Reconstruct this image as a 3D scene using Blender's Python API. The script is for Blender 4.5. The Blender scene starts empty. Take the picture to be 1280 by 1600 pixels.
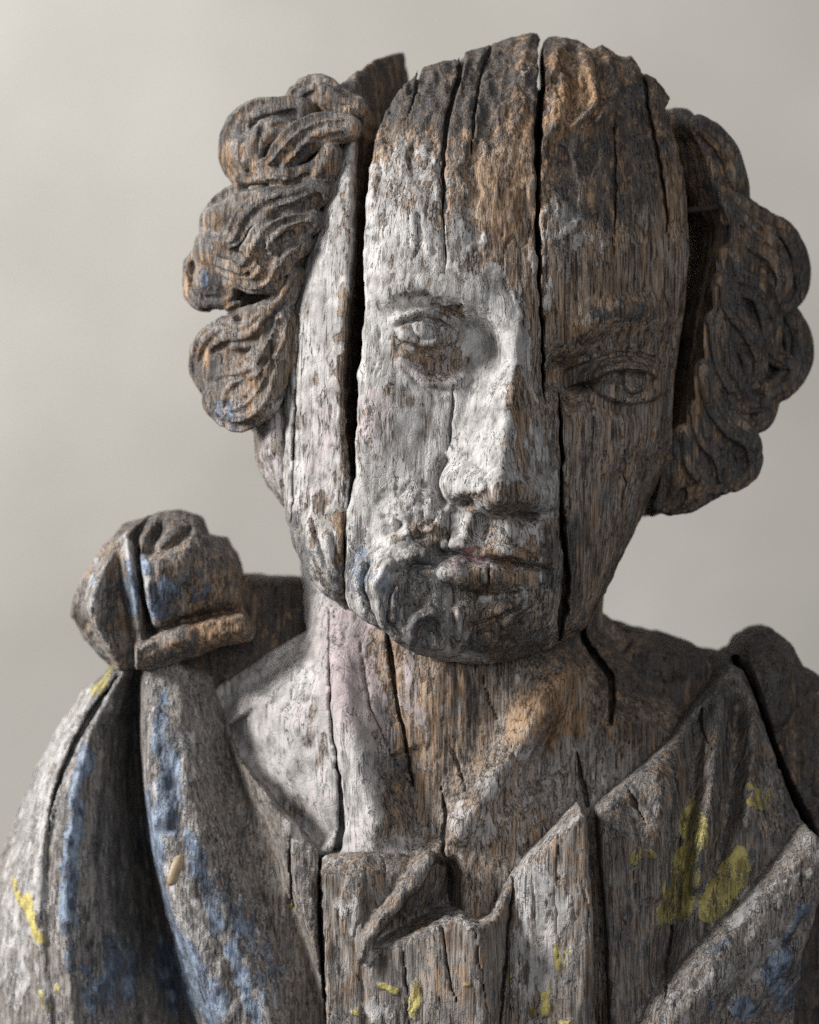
import bpy, math
import numpy as np

# ---------------------------------------------------------------- units
# The carving is laid out in "carving units" (u): u right, v down, d toward the viewer.
S = 0.00035            # metres per carving unit
CX, CY = 640.0, 800.0  # carving-space origin of the camera axis
CAMD = 5400.0          # camera distance in carving units

scene = bpy.context.scene
# ---------------------------------------------------------------- camera
cam_d = bpy.data.cameras.new("camera")
cam = bpy.data.objects.new("camera", cam_d)
scene.collection.objects.link(cam)
cam.location = (0, -CAMD * S, (1600 - CY) * S)
cam.rotation_euler = (math.radians(90), 0, 0)
cam_d.sensor_fit = 'HORIZONTAL'
cam_d.sensor_width = 36
cam_d.lens = 36 * CAMD / 1280
cam_d.clip_start = 0.05
cam_d.clip_end = 50
cam_d.dof.use_dof = True
cam_d.dof.focus_distance = (CAMD - 5) * S
cam_d.dof.aperture_fstop = 5.6
scene.camera = cam
# ---------------------------------------------------------------- world and lamps
world = bpy.data.worlds.new("World")
scene.world = world
world.use_nodes = True
bg = world.node_tree.nodes["Background"]
bg.inputs[0].default_value = (0.93, 0.95, 1.0, 1)
bg.inputs[1].default_value = 0.12


def area(name, loc, target, sx, sy, power, col):
    l = bpy.data.lights.new(name, 'AREA')
    l.shape = 'RECTANGLE'
    l.size = sx
    l.size_y = sy
    l.energy = power
    l.color = col
    o = bpy.data.objects.new(name, l)
    scene.collection.objects.link(o)
    o.location = loc
    from mathutils import Vector
    o.rotation_euler = (Vector(target) - Vector(loc)).to_track_quat('-Z', 'Y').to_euler()
    return o


area("key_softbox", (-1.80, -0.40, 0.92), (0, 0.0, 0.30), 0.5, 0.7, 72, (1.0, 0.985, 0.965))
area("added_fill", (0.7, -2.9, 1.05), (0.05, 0.0, 0.32), 2.0, 1.6, 29, (0.97, 0.98, 1.0))  # added weak front fill that lifts the shaded side, no visible source
area("added_wall_fill", (-0.9, 0.35, 1.9), (0.0, 1.5, 0.2), 1.2, 0.6, 18, (1.0, 0.98, 0.945))  # added unseen light that brightens the backdrop
# ---------------------------------------------------------------- colour management
scene.view_settings.view_transform = 'Standard'
scene.view_settings.look = 'None'
scene.view_settings.exposure = 0.0
scene.view_settings.gamma = 1.0
scene.view_settings.use_curve_mapping = False
scene.render.engine = 'CYCLES'
scene.cycles.max_bounces = 4
scene.cycles.use_adaptive_sampling = True
scene.cycles.adaptive_threshold = 0.012
scene.cycles.use_denoising = False

# ---------------------------------------------------------------- noise
_rng = np.random.RandomState(7)
_T2 = _rng.rand(256, 256).astype(np.float32)
_T3 = _rng.rand(64, 64, 64).astype(np.float32)


def vn2(x, y, seed=0):
    x = np.asarray(x, np.float32) + seed * 17.31
    y = np.asarray(y, np.float32) + seed * 9.77
    xi = np.floor(x).astype(np.int32); yi = np.floor(y).astype(np.int32)
    fx = x - xi; fy = y - yi
    fx = fx * fx * (3 - 2 * fx); fy = fy * fy * (3 - 2 * fy)
    x0 = xi & 255; x1 = (xi + 1) & 255; y0 = yi & 255; y1 = (yi + 1) & 255
    a = _T2[x0, y0]; b = _T2[x1, y0]; c = _T2[x0, y1]; e = _T2[x1, y1]
    return (a + (b - a) * fx) * (1 - fy) + (c + (e - c) * fx) * fy


def vn3(x, y, z, seed=0):
    x = np.asarray(x, np.float32) + seed * 7.31
    y = np.asarray(y, np.float32) + seed * 3.77
    z = np.asarray(z, np.float32) + seed * 5.13
    xi = np.floor(x).astype(np.int32); yi = np.floor(y).astype(np.int32); zi = np.floor(z).astype(np.int32)
    fx = x - xi; fy = y - yi; fz = z - zi
    fx = fx * fx * (3 - 2 * fx); fy = fy * fy * (3 - 2 * fy); fz = fz * fz * (3 - 2 * fz)
    x0 = xi & 63; x1 = (xi + 1) & 63; y0 = yi & 63; y1 = (yi + 1) & 63; z0 = zi & 63; z1 = (zi + 1) & 63
    T = _T3
    a = T[x0, y0, z0] * (1 - fx) + T[x1, y0, z0] * fx
    b = T[x0, y1, z0] * (1 - fx) + T[x1, y1, z0] * fx
    c = T[x0, y0, z1] * (1 - fx) + T[x1, y0, z1] * fx
    e = T[x0, y1, z1] * (1 - fx) + T[x1, y1, z1] * fx
    return (a * (1 - fy) + b * fy) * (1 - fz) + (c * (1 - fy) + e * fy) * fz


def fbm2(x, y, seed=0, o=3):
    r = 0; a = 0.5; t = 0
    for i in range(o):
        r = r + a * vn2(x * 2 ** i, y * 2 ** i, seed + i * 3); t += a; a *= 0.5
    return r / t


def fbm3(x, y, z, seed=0, o=3):
    r = 0; a = 0.5; t = 0
    for i in range(o):
        r = r + a * vn3(x * 2 ** i, y * 2 ** i, z * 2 ** i, seed + i * 3); t += a; a *= 0.5
    return r / t


def sst(a, b, x):
    t = np.clip((x - a) / (b - a), 0, 1)
    return t * t * (3 - 2 * t)


def cr(pts, n=6, closed=False):
    """Catmull-Rom smoothing of a polyline (any dimension)."""
    p = np.asarray(pts, float)
    if closed:
        q = np.vstack([p[-1], p, p[0], p[1]])
    else:
        q = np.vstack([2 * p[0] - p[1], p, 2 * p[-1] - p[-2]])
    out = []
    for i in range(1, len(q) - 2):
        for t in np.linspace(0, 1, n, endpoint=False):
            a, b, c, d = q[i - 1], q[i], q[i + 1], q[i + 2]
            out.append(0.5 * ((2 * b) + (-a + c) * t + (2 * a - 5 * b + 4 * c - d) * t * t + (-a + 3 * b - 3 * c + d) * t ** 3))
    if not closed:
        out.append(p[-1])
    return np.array(out)


def pc(pts, d):
    """move outline points read at depth 0 to where they stand at depth d"""
    p = np.asarray(pts, float)
    k = (CAMD - d) / CAMD
    q = p.copy()
    q[:, 0] = CX + (p[:, 0] - CX) * k
    q[:, 1] = CY + (p[:, 1] - CY) * k
    return q


def interp(y, tab, smooth=0):
    ys = np.array([t[0] for t in tab], float); vs = np.array([t[1] for t in tab], float)
    if smooth:
        g = np.arange(ys[0] - 4 * smooth, ys[-1] + 4 * smooth, 2.0)
        f = np.interp(g, ys, vs)
        m = int(math.ceil(3 * smooth / 2))
        k = np.exp(-0.5 * (np.arange(-m, m + 1) * 2.0 / smooth) ** 2); k /= k.sum()
        f = np.convolve(np.pad(f, m, mode='edge'), k, 'valid')
        return np.interp(y, g, f)
    return np.interp(y, ys, vs)


# ---------------------------------------------------------------- 2D relief tools (all work on arrays U, V)
def pdist(U, V, pts):
    """distance to a polyline, parameter 0..1 along it, signed side"""
    pts = np.asarray(pts, float)
    L = np.concatenate([[0], np.cumsum(np.hypot(*(np.diff(pts[:, :2], axis=0).T)))])
    best = np.full(U.shape, 1e9, np.float32); T = np.zeros(U.shape, np.float32); Sg = np.ones(U.shape, np.float32)
    for i in range(len(pts) - 1):
        ax, ay = pts[i, 0], pts[i, 1]; bx, by = pts[i + 1, 0], pts[i + 1, 1]
        dx, dy = bx - ax, by - ay; l2 = dx * dx + dy * dy + 1e-9
        t = np.clip(((U - ax) * dx + (V - ay) * dy) / l2, 0, 1)
        ex = U - ax - t * dx; ey = V - ay - t * dy
        d2 = ex * ex + ey * ey
        m = d2 < best
        best = np.where(m, d2, best)
        T = np.where(m, (L[i] + t * (L[i + 1] - L[i])) / L[-1], T)
        Sg = np.where(m, np.sign(dx * ey - dy * ex), Sg)
    return np.sqrt(best), T, Sg


def sdpoly(U, V, poly):
    """signed distance to a polygon, negative inside"""
    P = np.asarray(poly, float)
    best = np.full(U.shape, 1e9, np.float32); ins = np.zeros(U.shape, bool)
    n = len(P)
    for i in range(n):
        ax, ay = P[i]; bx, by = P[(i + 1) % n]
        dx, dy = bx - ax, by - ay
        t = np.clip(((U - ax) * dx + (V - ay) * dy) / (dx * dx + dy * dy + 1e-9), 0, 1)
        best = np.minimum(best, (U - ax - t * dx) ** 2 + (V - ay - t * dy) ** 2)
        c = ((ay <= V) & (by > V)) | ((by <= V) & (ay > V))
        if abs(dy) > 1e-9:
            ins ^= c & (U < ax + (V - ay) / dy * dx)
    s = np.sqrt(best)
    return np.where(ins, -s, s)


def ridge(U, V, pts, h, wl, wr=None, taper=0.12, sm=4, p=2.0):
    """raised (or cut) line; wl is the width on the left of travel, wr on the right"""
    wr = wl if wr is None else wr
    d, T, s = pdist(U, V, cr(pts, sm) if sm else pts)
    w = np.where(s < 0, wl, wr)
    e = np.exp(-(d / w) ** p)
    if taper:
        e = e * sst(0, taper, T + 0.02) * sst(0, taper, 1.02 - T)
    return h * e


def loc(U, V, cx, cy, ang):
    a = math.radians(ang); c, s = math.cos(a), math.sin(a)
    x = U - cx; y = V - cy
    return x * c + y * s, -x * s + y * c


def bump(U, V, cx, cy, rx, ry, h, ang=0):
    x, y = loc(U, V, cx, cy, ang)
    return h * np.exp(-((x / rx) ** 2 + (y / ry) ** 2))


def dome(U, V, cx, cy, rx, ry, h, ang=0, p=0.5):
    x, y = loc(U, V, cx, cy, ang)
    return h * np.clip(1 - (x / rx) ** 2 - (y / ry) ** 2, 0, 1) ** p


def rim(sd, R, drop):
    """roll the surface away towards an outline (sd negative inside)"""
    t = np.clip(1 + sd / R, 0, 1)
    return -drop * (1 - np.sqrt(np.clip(1 - t * t, 0, 1)))


def crackw(U, V, pts, w0, w1, jit=2.0, seed=0):
    """signed distance to a tapering split (negative inside)"""
    uu = U + (vn2(U / 14, V / 14, seed) - 0.5) * 2 * jit
    d, T, s = pdist(uu, V, pts)
    w = interp(T, list(zip(np.linspace(0, 1, len(w0)), w0))) if isinstance(w0, (list, tuple)) else w0 + (w1 - w0) * T
    return d - w


def smin(a, b, k):
    h = np.clip(0.5 + 0.5 * (b - a) / k, 0, 1)
    return b + (a - b) * h - k * h * (1 - h)


def smax(a, b, k):
    return -smin(-a, -b, k)


def warp(U, V, amp, sc, seed):
    return (U + (fbm2(U / sc, V / sc, seed, 2) - 0.5) * 2 * amp, V + (fbm2(U / sc, V / sc, seed + 50, 2) - 0.5) * 2 * amp)


# ---------------------------------------------------------------- volume -> mesh (surface nets)
class Vol:
    def __init__(self, u0, u1, v0, v1, d0, d1, st, sd):
        self.o = (u0, v0, d0); self.st = (st, st, sd)
        self.u = np.arange(u0, u1, st, dtype=np.float32)
        self.v = np.arange(v0, v1, st, dtype=np.float32)
        self.d = np.arange(d0, d1, sd, dtype=np.float32)
        self.U, self.V = np.meshgrid(self.u, self.v, indexing='ij')
        self.f = None

    def relief(self, F, B, sd, k=None):
        """solid between back B and front F inside outline sd"""
        gu, gv = np.gradient(F, self.st[0])
        nf = 1 / np.sqrt(1 + np.minimum(gu * gu + gv * gv, 9.0))
        d = self.d[None, None, :]
        f = (d - F[:, :, None]) * nf[:, :, None].astype(np.float32)
        f = np.maximum(f, sd[:, :, None])
        f = np.maximum(f, (B - d))
        self.f = f.astype(np.float32)

    def capsules(self, pts, rad, k):
        """smooth-union a tube through pts (n,3) with radii rad"""
        f = self.f
        for i in range(len(pts) - 1):
            a, b = pts[i], pts[i + 1]; ra, rb = rad[i], rad[i + 1]
            m = max(ra, rb) + k + 3
            lo = np.minimum(a, b) - m; hi = np.maximum(a, b) + m
            sl = []
            for ax in range(3):
                n = f.shape[ax]
                i0 = int(max(0, (lo[ax] - self.o[ax]) // self.st[ax])); i1 = int(min(n, (hi[ax] - self.o[ax]) // self.st[ax] + 2))
                sl.append((i0, i1))
            if any(s[1] <= s[0] for s in sl):
                continue
            (u0, u1), (v0, v1), (w0, w1) = sl
            x = self.u[u0:u1][:, None, None] - a[0]; y = self.v[v0:v1][None, :, None] - a[1]; z = self.d[w0:w1][None, None, :] - a[2]
            ab = b - a; l2 = float((ab * ab).sum()) + 1e-6
            t = np.clip((x * ab[0] + y * ab[1] + z * ab[2]) / l2, 0, 1)
            q = np.sqrt((x - t * ab[0]) ** 2 + (y - t * ab[1]) ** 2 + (z - t * ab[2]) ** 2) - (ra + (rb - ra) * t)
            sub = f[u0:u1, v0:v1, w0:w1]
            f[u0:u1, v0:v1, w0:w1] = smin(sub, q.astype(np.float32), k)

    def lock(self, ctrl, r, strands=3, k=5, twist=0.5, spread=0.62, seed=0, thin=0.55):
        """a carved lock of hair: several parallel strands that roll round a common line"""
        c = np.asarray(ctrl, float).copy()
        # the mass of hair rolls back towards its outline
        c[:, 2] -= 0.55 * np.maximum(0, c[:, 0] - 1150) + 0.45 * np.maximum(0, 410 - c[:, 0])
        q = c.copy()
        kk = (CAMD - c[:, 2]) / CAMD
        q[:, 0] = CX + (c[:, 0] - CX) * kk; q[:, 1] = CY + (c[:, 1] - CY) * kk
        p = cr(q, 5)
        n = len(p)
        tg = np.gradient(p, axis=0); tg /= np.linalg.norm(tg, axis=1)[:, None] + 1e-9
        up = np.array([0, 0, 1.0])
        side = np.cross(tg, up); side /= np.linalg.norm(side, axis=1)[:, None] + 1e-9
        nor = np.cross(side, tg)
        tt = np.linspace(0, 1, n)
        prof = r * (0.78 + 0.32 * np.sin(np.pi * np.clip(tt * 1.1, 0, 1))) * (1 - 0.3 * tt ** 3)
        rs = np.random.RandomState(seed + 100)
        self.capsules(p - nor * (prof * 0.2)[:, None], prof * 0.98, k)
        ng = max(1, strands - 1)
        for s in range(ng):
            a = -1.15 + 2.3 * ((s + 0.5) / ng) + twist * (tt - 0.5) + rs.uniform(-.1, .1)
            off = side * (np.sin(a) * prof * 1.0)[:, None] + nor * (np.cos(a) * prof * 1.0 - prof * 0.2)[:, None]
            self.carve((p + off)[1:-1], (prof * rs.uniform(0.15, 0.33) * (0.5 + 0.9 * np.abs(np.sin(tt * rs.uniform(2, 6) + rs.uniform(0, 6)))))[1:-1])

        for _ in range(2):
            i = rs.randint(1, n - 1); a = rs.uniform(-1.5, 1.5)
            o = side[i] * np.sin(a) * prof[i] + nor[i] * (np.cos(a) * prof[i] - 0.2 * prof[i])
            rg = rs.uniform(5, 11)
            c0 = p[i] + o * (1 + (rg * 0.45) / (prof[i] + 1e-6))
            dr = tg[i] * rs.uniform(-12, 12) + np.array([0, rs.uniform(4, 14), 0])
            self.carve(np.array([c0 - dr * 0.5, c0 + dr * 0.5]), np.array([rg, rg * rs.uniform(0.4, 1.0)]), 1.5)

    def carve(self, pts, rad, k=2.0):
        """cut a round-bottomed groove along pts"""
        self.f *= -1
        self.capsules(pts, rad, k)
        self.f *= -1

    def mesh(self):
        f = self.f
        f[0] = np.maximum(f[0], 1); f[-1] = np.maximum(f[-1], 1); f[:, 0] = np.maximum(f[:, 0], 1); f[:, -1] = np.maximum(f[:, -1], 1)
        f[:, :, 0] = np.maximum(f[:, :, 0], 1); f[:, :, -1] = np.maximum(f[:, :, -1], 1)
        s = f < 0
        c = np.zeros(tuple(n - 1 for n in f.shape), np.uint8)
        for i in (0, 1):
            for j in (0, 1):
                for k in (0, 1):
                    c += s[i:f.shape[0] - 1 + i, j:f.shape[1] - 1 + j, k:f.shape[2] - 1 + k]
        act = np.nonzero((c > 0) & (c < 8))
        N = len(act[0])
        idx = np.full(c.shape, -1, np.int32); idx[act] = np.arange(N)
        A = np.stack(act, 1)
        corners = np.array([[i, j, k] for i in (0, 1) for j in (0, 1) for k in (0, 1)])
        val = np.stack([f[A[:, 0] + o[0], A[:, 1] + o[1], A[:, 2] + o[2]] for o in corners], 1)
        P = np.zeros((N, 3), np.float32); cnt = np.zeros(N, np.float32)
        for a in range(8):
            for b in range(a + 1, 8):
                if np.abs(corners[a] - corners[b]).sum() != 1:
                    continue
                va, vb = val[:, a], val[:, b]
                m = (va < 0) != (vb < 0)
                t = np.where(m, va / np.where(m, va - vb, 1), 0)
                P += np.where(m[:, None], corners[a] + t[:, None] * (corners[b] - corners[a]), 0)
                cnt += m
        P = (P / cnt[:, None] + A) * np.array(self.st, np.float32) + np.array(self.o, np.float32)
        quads = []
        for ax in range(3):
            sl0 = [slice(1, n - 1) for n in f.shape]; sl1 = list(sl0)
            sl0[ax] = slice(0, f.shape[ax] - 1); sl1[ax] = slice(1, f.shape[ax])
            s0 = s[tuple(sl0)]; s1 = s[tuple(sl1)]
            e = np.nonzero(s0 != s1)
            off = [1, 1, 1]; off[ax] = 0
            E = np.stack(e, 1) + np.array(off)
            b, cc = [(1, 2), (2, 0), (0, 1)][ax]
            db = np.zeros(3, int); db[b] = 1
            dc = np.zeros(3, int); dc[cc] = 1
            g = lambda q: idx[q[:, 0], q[:, 1], q[:, 2]]
            q = np.stack([g(E - db - dc), g(E - dc), g(E), g(E - db)], 1)
            ins = s0[e]
            q[~ins] = q[~ins][:, ::-1]
            quads.append(q)
        Q = np.concatenate(quads)
        Q = Q[(Q >= 0).all(1)]
        self.f = None
        return P, Q


def vnormals(P, Q):
    a = P[Q[:, 2]] - P[Q[:, 0]]; b = P[Q[:, 3]] - P[Q[:, 1]]
    n = np.cross(a, b)
    N = np.zeros_like(P)
    for i in range(4):
        for ax in range(3):
            N[:, ax] += np.bincount(Q[:, i], n[:, ax], len(P))
    return N / (np.linalg.norm(N, axis=1)[:, None] + 1e-9)


def relax(P, Q, it=1, lam=0.3):
    for _ in range(it):
        acc = np.zeros_like(P); cnt = np.zeros(len(P), np.float32)
        for i in range(4):
            for j in ((i + 1) % 4, (i + 3) % 4):
                for ax in range(3):
                    acc[:, ax] += np.bincount(Q[:, i], P[Q[:, j], ax], len(P))
                cnt += np.bincount(Q[:, i], minlength=len(P))
        P = P + lam * (acc / cnt[:, None] - P)
    return P.astype(np.float32)


# ---------------------------------------------------------------- materials
def mat_wood():
    m = bpy.data.materials.new("weathered_polychrome_wood")
    m.use_nodes = True
    nt = m.node_tree; N = nt.nodes; L = nt.links
    N.clear()

    def nd(t, **kw):
        n = N.new(t)
        for k, v in kw.items():
            setattr(n, k, v)
        return n

    def lk(a, b):
        L.new(a, b)

    def val(x, sock):
        if hasattr(x, 'is_linked'):
            lk(x, sock)
        else:
            sock.default_value = x

    def math_(op, a, b=0.0, c=None, clamp=False):
        n = nd('ShaderNodeMath', operation=op); n.use_clamp = clamp
        val(a, n.inputs[0]); val(b, n.inputs[1])
        if c is not None:
            val(c, n.inputs[2])
        return n.outputs[0]

    def step(x, lo, hi):
        n = nd('ShaderNodeMapRange', interpolation_type='SMOOTHSTEP')
        val(x, n.inputs[0]); val(lo, n.inputs[1]); val(hi, n.inputs[2])
        return n.outputs[0]

    def mix(f, a, b):
        n = nd('ShaderNodeMix', data_type='RGBA')
        val(f, n.inputs[0])
        for x, s in ((a, n.inputs[6]), (b, n.inputs[7])):
            if isinstance(x, tuple):
                s.default_value = (*x, 1)
            else:
                lk(x, s)
        return n.outputs[2]

    tc = nd('ShaderNodeTexCoord')

    def mapping(sc, rot=(0, 0, 0)):
        n = nd('ShaderNodeMapping')
        n.inputs['Scale'].default_value = sc
        n.inputs['Rotation'].default_value = rot
        lk(tc.outputs['Object'], n.inputs[0])
        return n.outputs[0]

    def noise(vec, scale, detail=4, rough=0.6, dist=0.0):
        n = nd('ShaderNodeTexNoise')
        lk(vec, n.inputs['Vector'])
        n.inputs['Scale'].default_value = scale; n.inputs['Detail'].default_value = detail
        n.inputs['Roughness'].default_value = rough; n.inputs['Distortion'].default_value = dist
        return n.outputs[0]

    A = nd('ShaderNodeAttribute', attribute_name='layers_a')
    Bt = nd('ShaderNodeAttribute', attribute_name='layers_b')
    sa = nd('ShaderNodeSeparateColor'); lk(A.outputs['Color'], sa.inputs[0])
    sb = nd('ShaderNodeSeparateColor'); lk(Bt.outputs['Color'], sb.inputs[0])
    paint, dirt_shade, blue, yellow = sa.outputs[0], sa.outputs[1], sa.outputs[2], A.outputs['Alpha']
    pink, warm, grey, red = sb.outputs[0], sb.outputs[1], sb.outputs[2], Bt.outputs['Alpha']

    o_iso = mapping((1, 1, 1))
    o_str = mapping((1, 1, 0.05))        # stretched along the grain
    o_flk = mapping((1, 1, 0.3))
    Ct = nd('ShaderNodeAttribute', attribute_name='layers_c')
    sc_ = nd('ShaderNodeSeparateColor'); lk(Ct.outputs['Color'], sc_.inputs[0])
    flake2, med0, isoa, big = sc_.outputs[0], sc_.outputs[1], sc_.outputs[2], Ct.outputs['Alpha']
    fib = noise(o_str, 900, 3, 0.65, 0.06)     # fibres
    fib2 = noise(o_str, 210, 3, 0.6, 0.15)
    fine = noise(o_iso, 900, 2, 0.6)
    flake = noise(o_flk, 230, 4, 0.68, 0.4)
    med = math_('MULTIPLY_ADD', math_('SUBTRACT', flake, 0.5), 0.5, med0)

    # paint coverage: painted layer + broken edges
    def cover(att, amp, n1, n2, soft=0.025):
        x = math_('MULTIPLY_ADD', math_('SUBTRACT', n1, 0.5), amp, att)
        x = math_('MULTIPLY_ADD', math_('SUBTRACT', n2, 0.5), amp * 0.8, x)
        return step(x, 0.5 - soft, 0.5 + soft), x

    chip = noise(mapping((1, 1, 0.13)), 520, 2, 0.6, 0.3)
    chips = step(math_('MULTIPLY_ADD', math_('SUBTRACT', flake2, 0.5), 1.2, chip), 0.54, 0.66)
    pm, praw = cover(math_('MULTIPLY_ADD', chips, -0.30, paint), 0.55, flake, flake2)
    bm, _ = cover(math_('MULTIPLY_ADD', chips, -0.35, blue), 1.0, flake, fine, 0.11)
    ym, _ = cover(math_('MULTIPLY_ADD', chips, -0.3, yellow), 0.6, flake, fine)
    dm, draw = cover(dirt_shade, 1.1, flake, fine, 0.16)  # this layer carries both dirt and painted-in shade
    rm, _ = cover(red, 1.2, flake, med, 0.08)

    # wood
    wv_ = math_('MULTIPLY_ADD', math_('SUBTRACT', flake2, 0.5), 0.25, math_('MULTIPLY_ADD', math_('SUBTRACT', fib2, 0.5), 0.5, math_('MULTIPLY_ADD', math_('SUBTRACT', fib, 0.5), 0.62, 0.49)))
    r1 = nd('ShaderNodeValToRGB')
    lk(wv_, r1.inputs[0])
    e = r1.color_ramp.elements
    e[0].position = 0.36; e[0].color = (0.026, 0.020, 0.016, 1)
    e[1].position = 0.63; e[1].color = (0.29, 0.205, 0.148, 1)
    x = r1.color_ramp.elements.new(0.48); x.color = (0.135, 0.096, 0.07, 1)
    r2 = nd('ShaderNodeValToRGB')
    lk(wv_, r2.inputs[0])
    e = r2.color_ramp.elements
    e[0].position = 0.36; e[0].color = (0.045, 0.026, 0.014, 1)
    e[1].position = 0.62; e[1].color = (0.50, 0.325, 0.19, 1)
    x = r2.color_ramp.elements.new(0.47); x.color = (0.235, 0.14, 0.075, 1)
    r3 = nd('ShaderNodeValToRGB')
    lk(wv_, r3.inputs[0])
    e = r3.color_ramp.elements
    e[0].position = 0.37; e[0].color = (0.085, 0.077, 0.071, 1)
    e[1].position = 0.63; e[1].color = (0.335, 0.305, 0.283, 1)
    wm = step(math_('MULTIPLY_ADD', math_('SUBTRACT', fib2, 0.5), 1.6, warm), 0.32, 0.72)
    gm = step(math_('MULTIPLY_ADD', math_('SUBTRACT', med, 0.5), 1.2, grey), 0.3, 0.75)
    wood = mix(wm, r1.outputs[0], r2.outputs[0])
    wood = mix(gm, wood, r3.outputs[0])

    # gesso / white lead
    gs = nd('ShaderNodeValToRGB')
    lk(math_('MULTIPLY_ADD', math_('SUBTRACT', fib, 0.5), 0.55, math_('MULTIPLY_ADD', math_('SUBTRACT', fine, 0.5), 0.5, med)), gs.inputs[0])
    e = gs.color_ramp.elements
    e[0].position = 0.16; e[0].color = (0.22, 0.208, 0.198, 1)
    e[1].position = 0.60; e[1].color = (0.57, 0.552, 0.535, 1)
    x = gs.color_ramp.elements.new(0.38); x.color = (0.42, 0.405, 0.39, 1)
    pk = step(math_('MULTIPLY_ADD', math_('SUBTRACT', med, 0.5), 1.0, pink), 0.25, 0.85)
    gesso = mix(math_('MULTIPLY', pk, 0.75), gs.outputs[0], (0.49, 0.385, 0.39))
    pt = step(math_('MULTIPLY_ADD', math_('SUBTRACT', flake, 0.5), 0.6, isoa), 0.38, 0.74)
    gesso = mix(math_('MULTIPLY', pt, 0.6), gesso, (0.29, 0.275, 0.265))
    # thin places, where the grain wears through
    thin = step(math_('MULTIPLY_ADD', math_('SUBTRACT', fib2, 0.5), 0.7, math_('SUBTRACT', praw, 0.5)), 0.0, 0.22)
    gesso = mix(math_('MULTIPLY_ADD', thin, -0.38, 0.38), gesso, wood)

    bl = nd('ShaderNodeValToRGB')
    lk(math_('MULTIPLY_ADD', math_('SUBTRACT', fib, 0.5), 0.8, med), bl.inputs[0])
    e = bl.color_ramp.elements
    e[0].position = 0.34; e[0].color = (0.06, 0.08, 0.12, 1)
    e[1].position = 0.66; e[1].color = (0.29, 0.37, 0.48, 1)
    x = bl.color_ramp.elements.new(0.5); x.color = (0.15, 0.215, 0.32, 1)
    ye = nd('ShaderNodeValToRGB')
    lk(math_('MULTIPLY_ADD', math_('SUBTRACT', fib, 0.5), 0.6, med), ye.inputs[0])
    e = ye.color_ramp.elements
    e[0].position = 0.32; e[0].color = (0.27, 0.22, 0.07, 1)
    e[1].position = 0.62; e[1].color = (0.60, 0.51, 0.18, 1)

    # chalky residue left in the grain round the surviving paint
    resid = math_('MULTIPLY', step(paint, -0.1, 0.5), step(math_('MULTIPLY_ADD', math_('SUBTRACT', fine, 0.5), 0.6, fib), 0.40, 0.62))
    wood = mix(math_('MULTIPLY', resid, 0.72), wood, (0.42, 0.375, 0.335))
    col = mix(pm, wood, gesso)
    col = mix(math_('MULTIPLY', bm, 0.85), col, bl.outputs[0])
    col = mix(ym, col, ye.outputs[0])
    col = mix(math_('MULTIPLY', rm, 0.7), col, (0.24, 0.06, 0.055))
    drt = mix(step(fine, 0.35, 0.7), (0.026, 0.0255, 0.027), (0.110, 0.106, 0.105))
    col = mix(math_('MULTIPLY', dm, 0.82), col, drt)
    # general grime
    gr = step(big, 0.35, 0.7)
    col = mix(math_('MULTIPLY_ADD', gr, -0.16, 0.16), col, (0.05, 0.043, 0.038))

    # hairline drying checks
    ck = noise(mapping((1, 1, 0.045)), 300, 3, 0.55, 0.5)
    ckl = math_('MULTIPLY', step(math_('ABSOLUTE', math_('SUBTRACT', ck, 0.5)), 0.016, 0.004), step(flake2, 0.40, 0.54))
    col = mix(math_('MULTIPLY', ckl, 0.8), col, (0.02, 0.015, 0.012))
    # relief
    crk = nd('ShaderNodeTexVoronoi', feature='DISTANCE_TO_EDGE')
    lk(o_iso, crk.inputs['Vector']); crk.inputs['Scale'].default_value = 190
    crs = math_('MAXIMUM', step(crk.outputs['Distance'], 0.0, 0.07), step(flake2, 0.42, 0.56))
    h = math_('MULTIPLY', fib, math_('MULTIPLY_ADD', pm, -0.55, 0.75))
    h = math_('MULTIPLY_ADD', fib2, math_('MULTIPLY_ADD', pm, -0.3, 0.5), h)
    h = math_('MULTIPLY_ADD', pm, 0.85, h)
    h = math_('MULTIPLY_ADD', math_('MULTIPLY', flake, pm), 0.55, h)
    h = math_('MULTIPLY_ADD', math_('MULTIPLY', crs, pm), 0.16, h)
    h = math_('MULTIPLY_ADD', bm, 0.2, h)
    h = math_('MULTIPLY_ADD', ym, 0.35, h)
    h = math_('MULTIPLY_ADD', med, 0.4, h)
    h = math_('MULTIPLY_ADD', fine, 0.12, h)
    h = math_('MULTIPLY_ADD', math_('MULTIPLY', dm, fine), 0.3, h)
    h = math_('MULTIPLY_ADD', ckl, -0.9, h)
    bp = nd('ShaderNodeBump')
    bp.inputs['Strength'].default_value = 1.0
    bp.inputs['Distance'].default_value = 0.0012
    lk(h, bp.inputs['Height'])

    bs = nd('ShaderNodeBsdfPrincipled')
    lk(col, bs.inputs['Base Color'])
    bs.inputs['Roughness'].default_value = 0.72
    bs.inputs['Specular IOR Level'].default_value = 0.32
    lk(bp.outputs[0], bs.inputs['Normal'])
    out = nd('ShaderNodeOutputMaterial')
    lk(bs.outputs[0], out.inputs[0])
    return m


WOOD = mat_wood()


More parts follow.
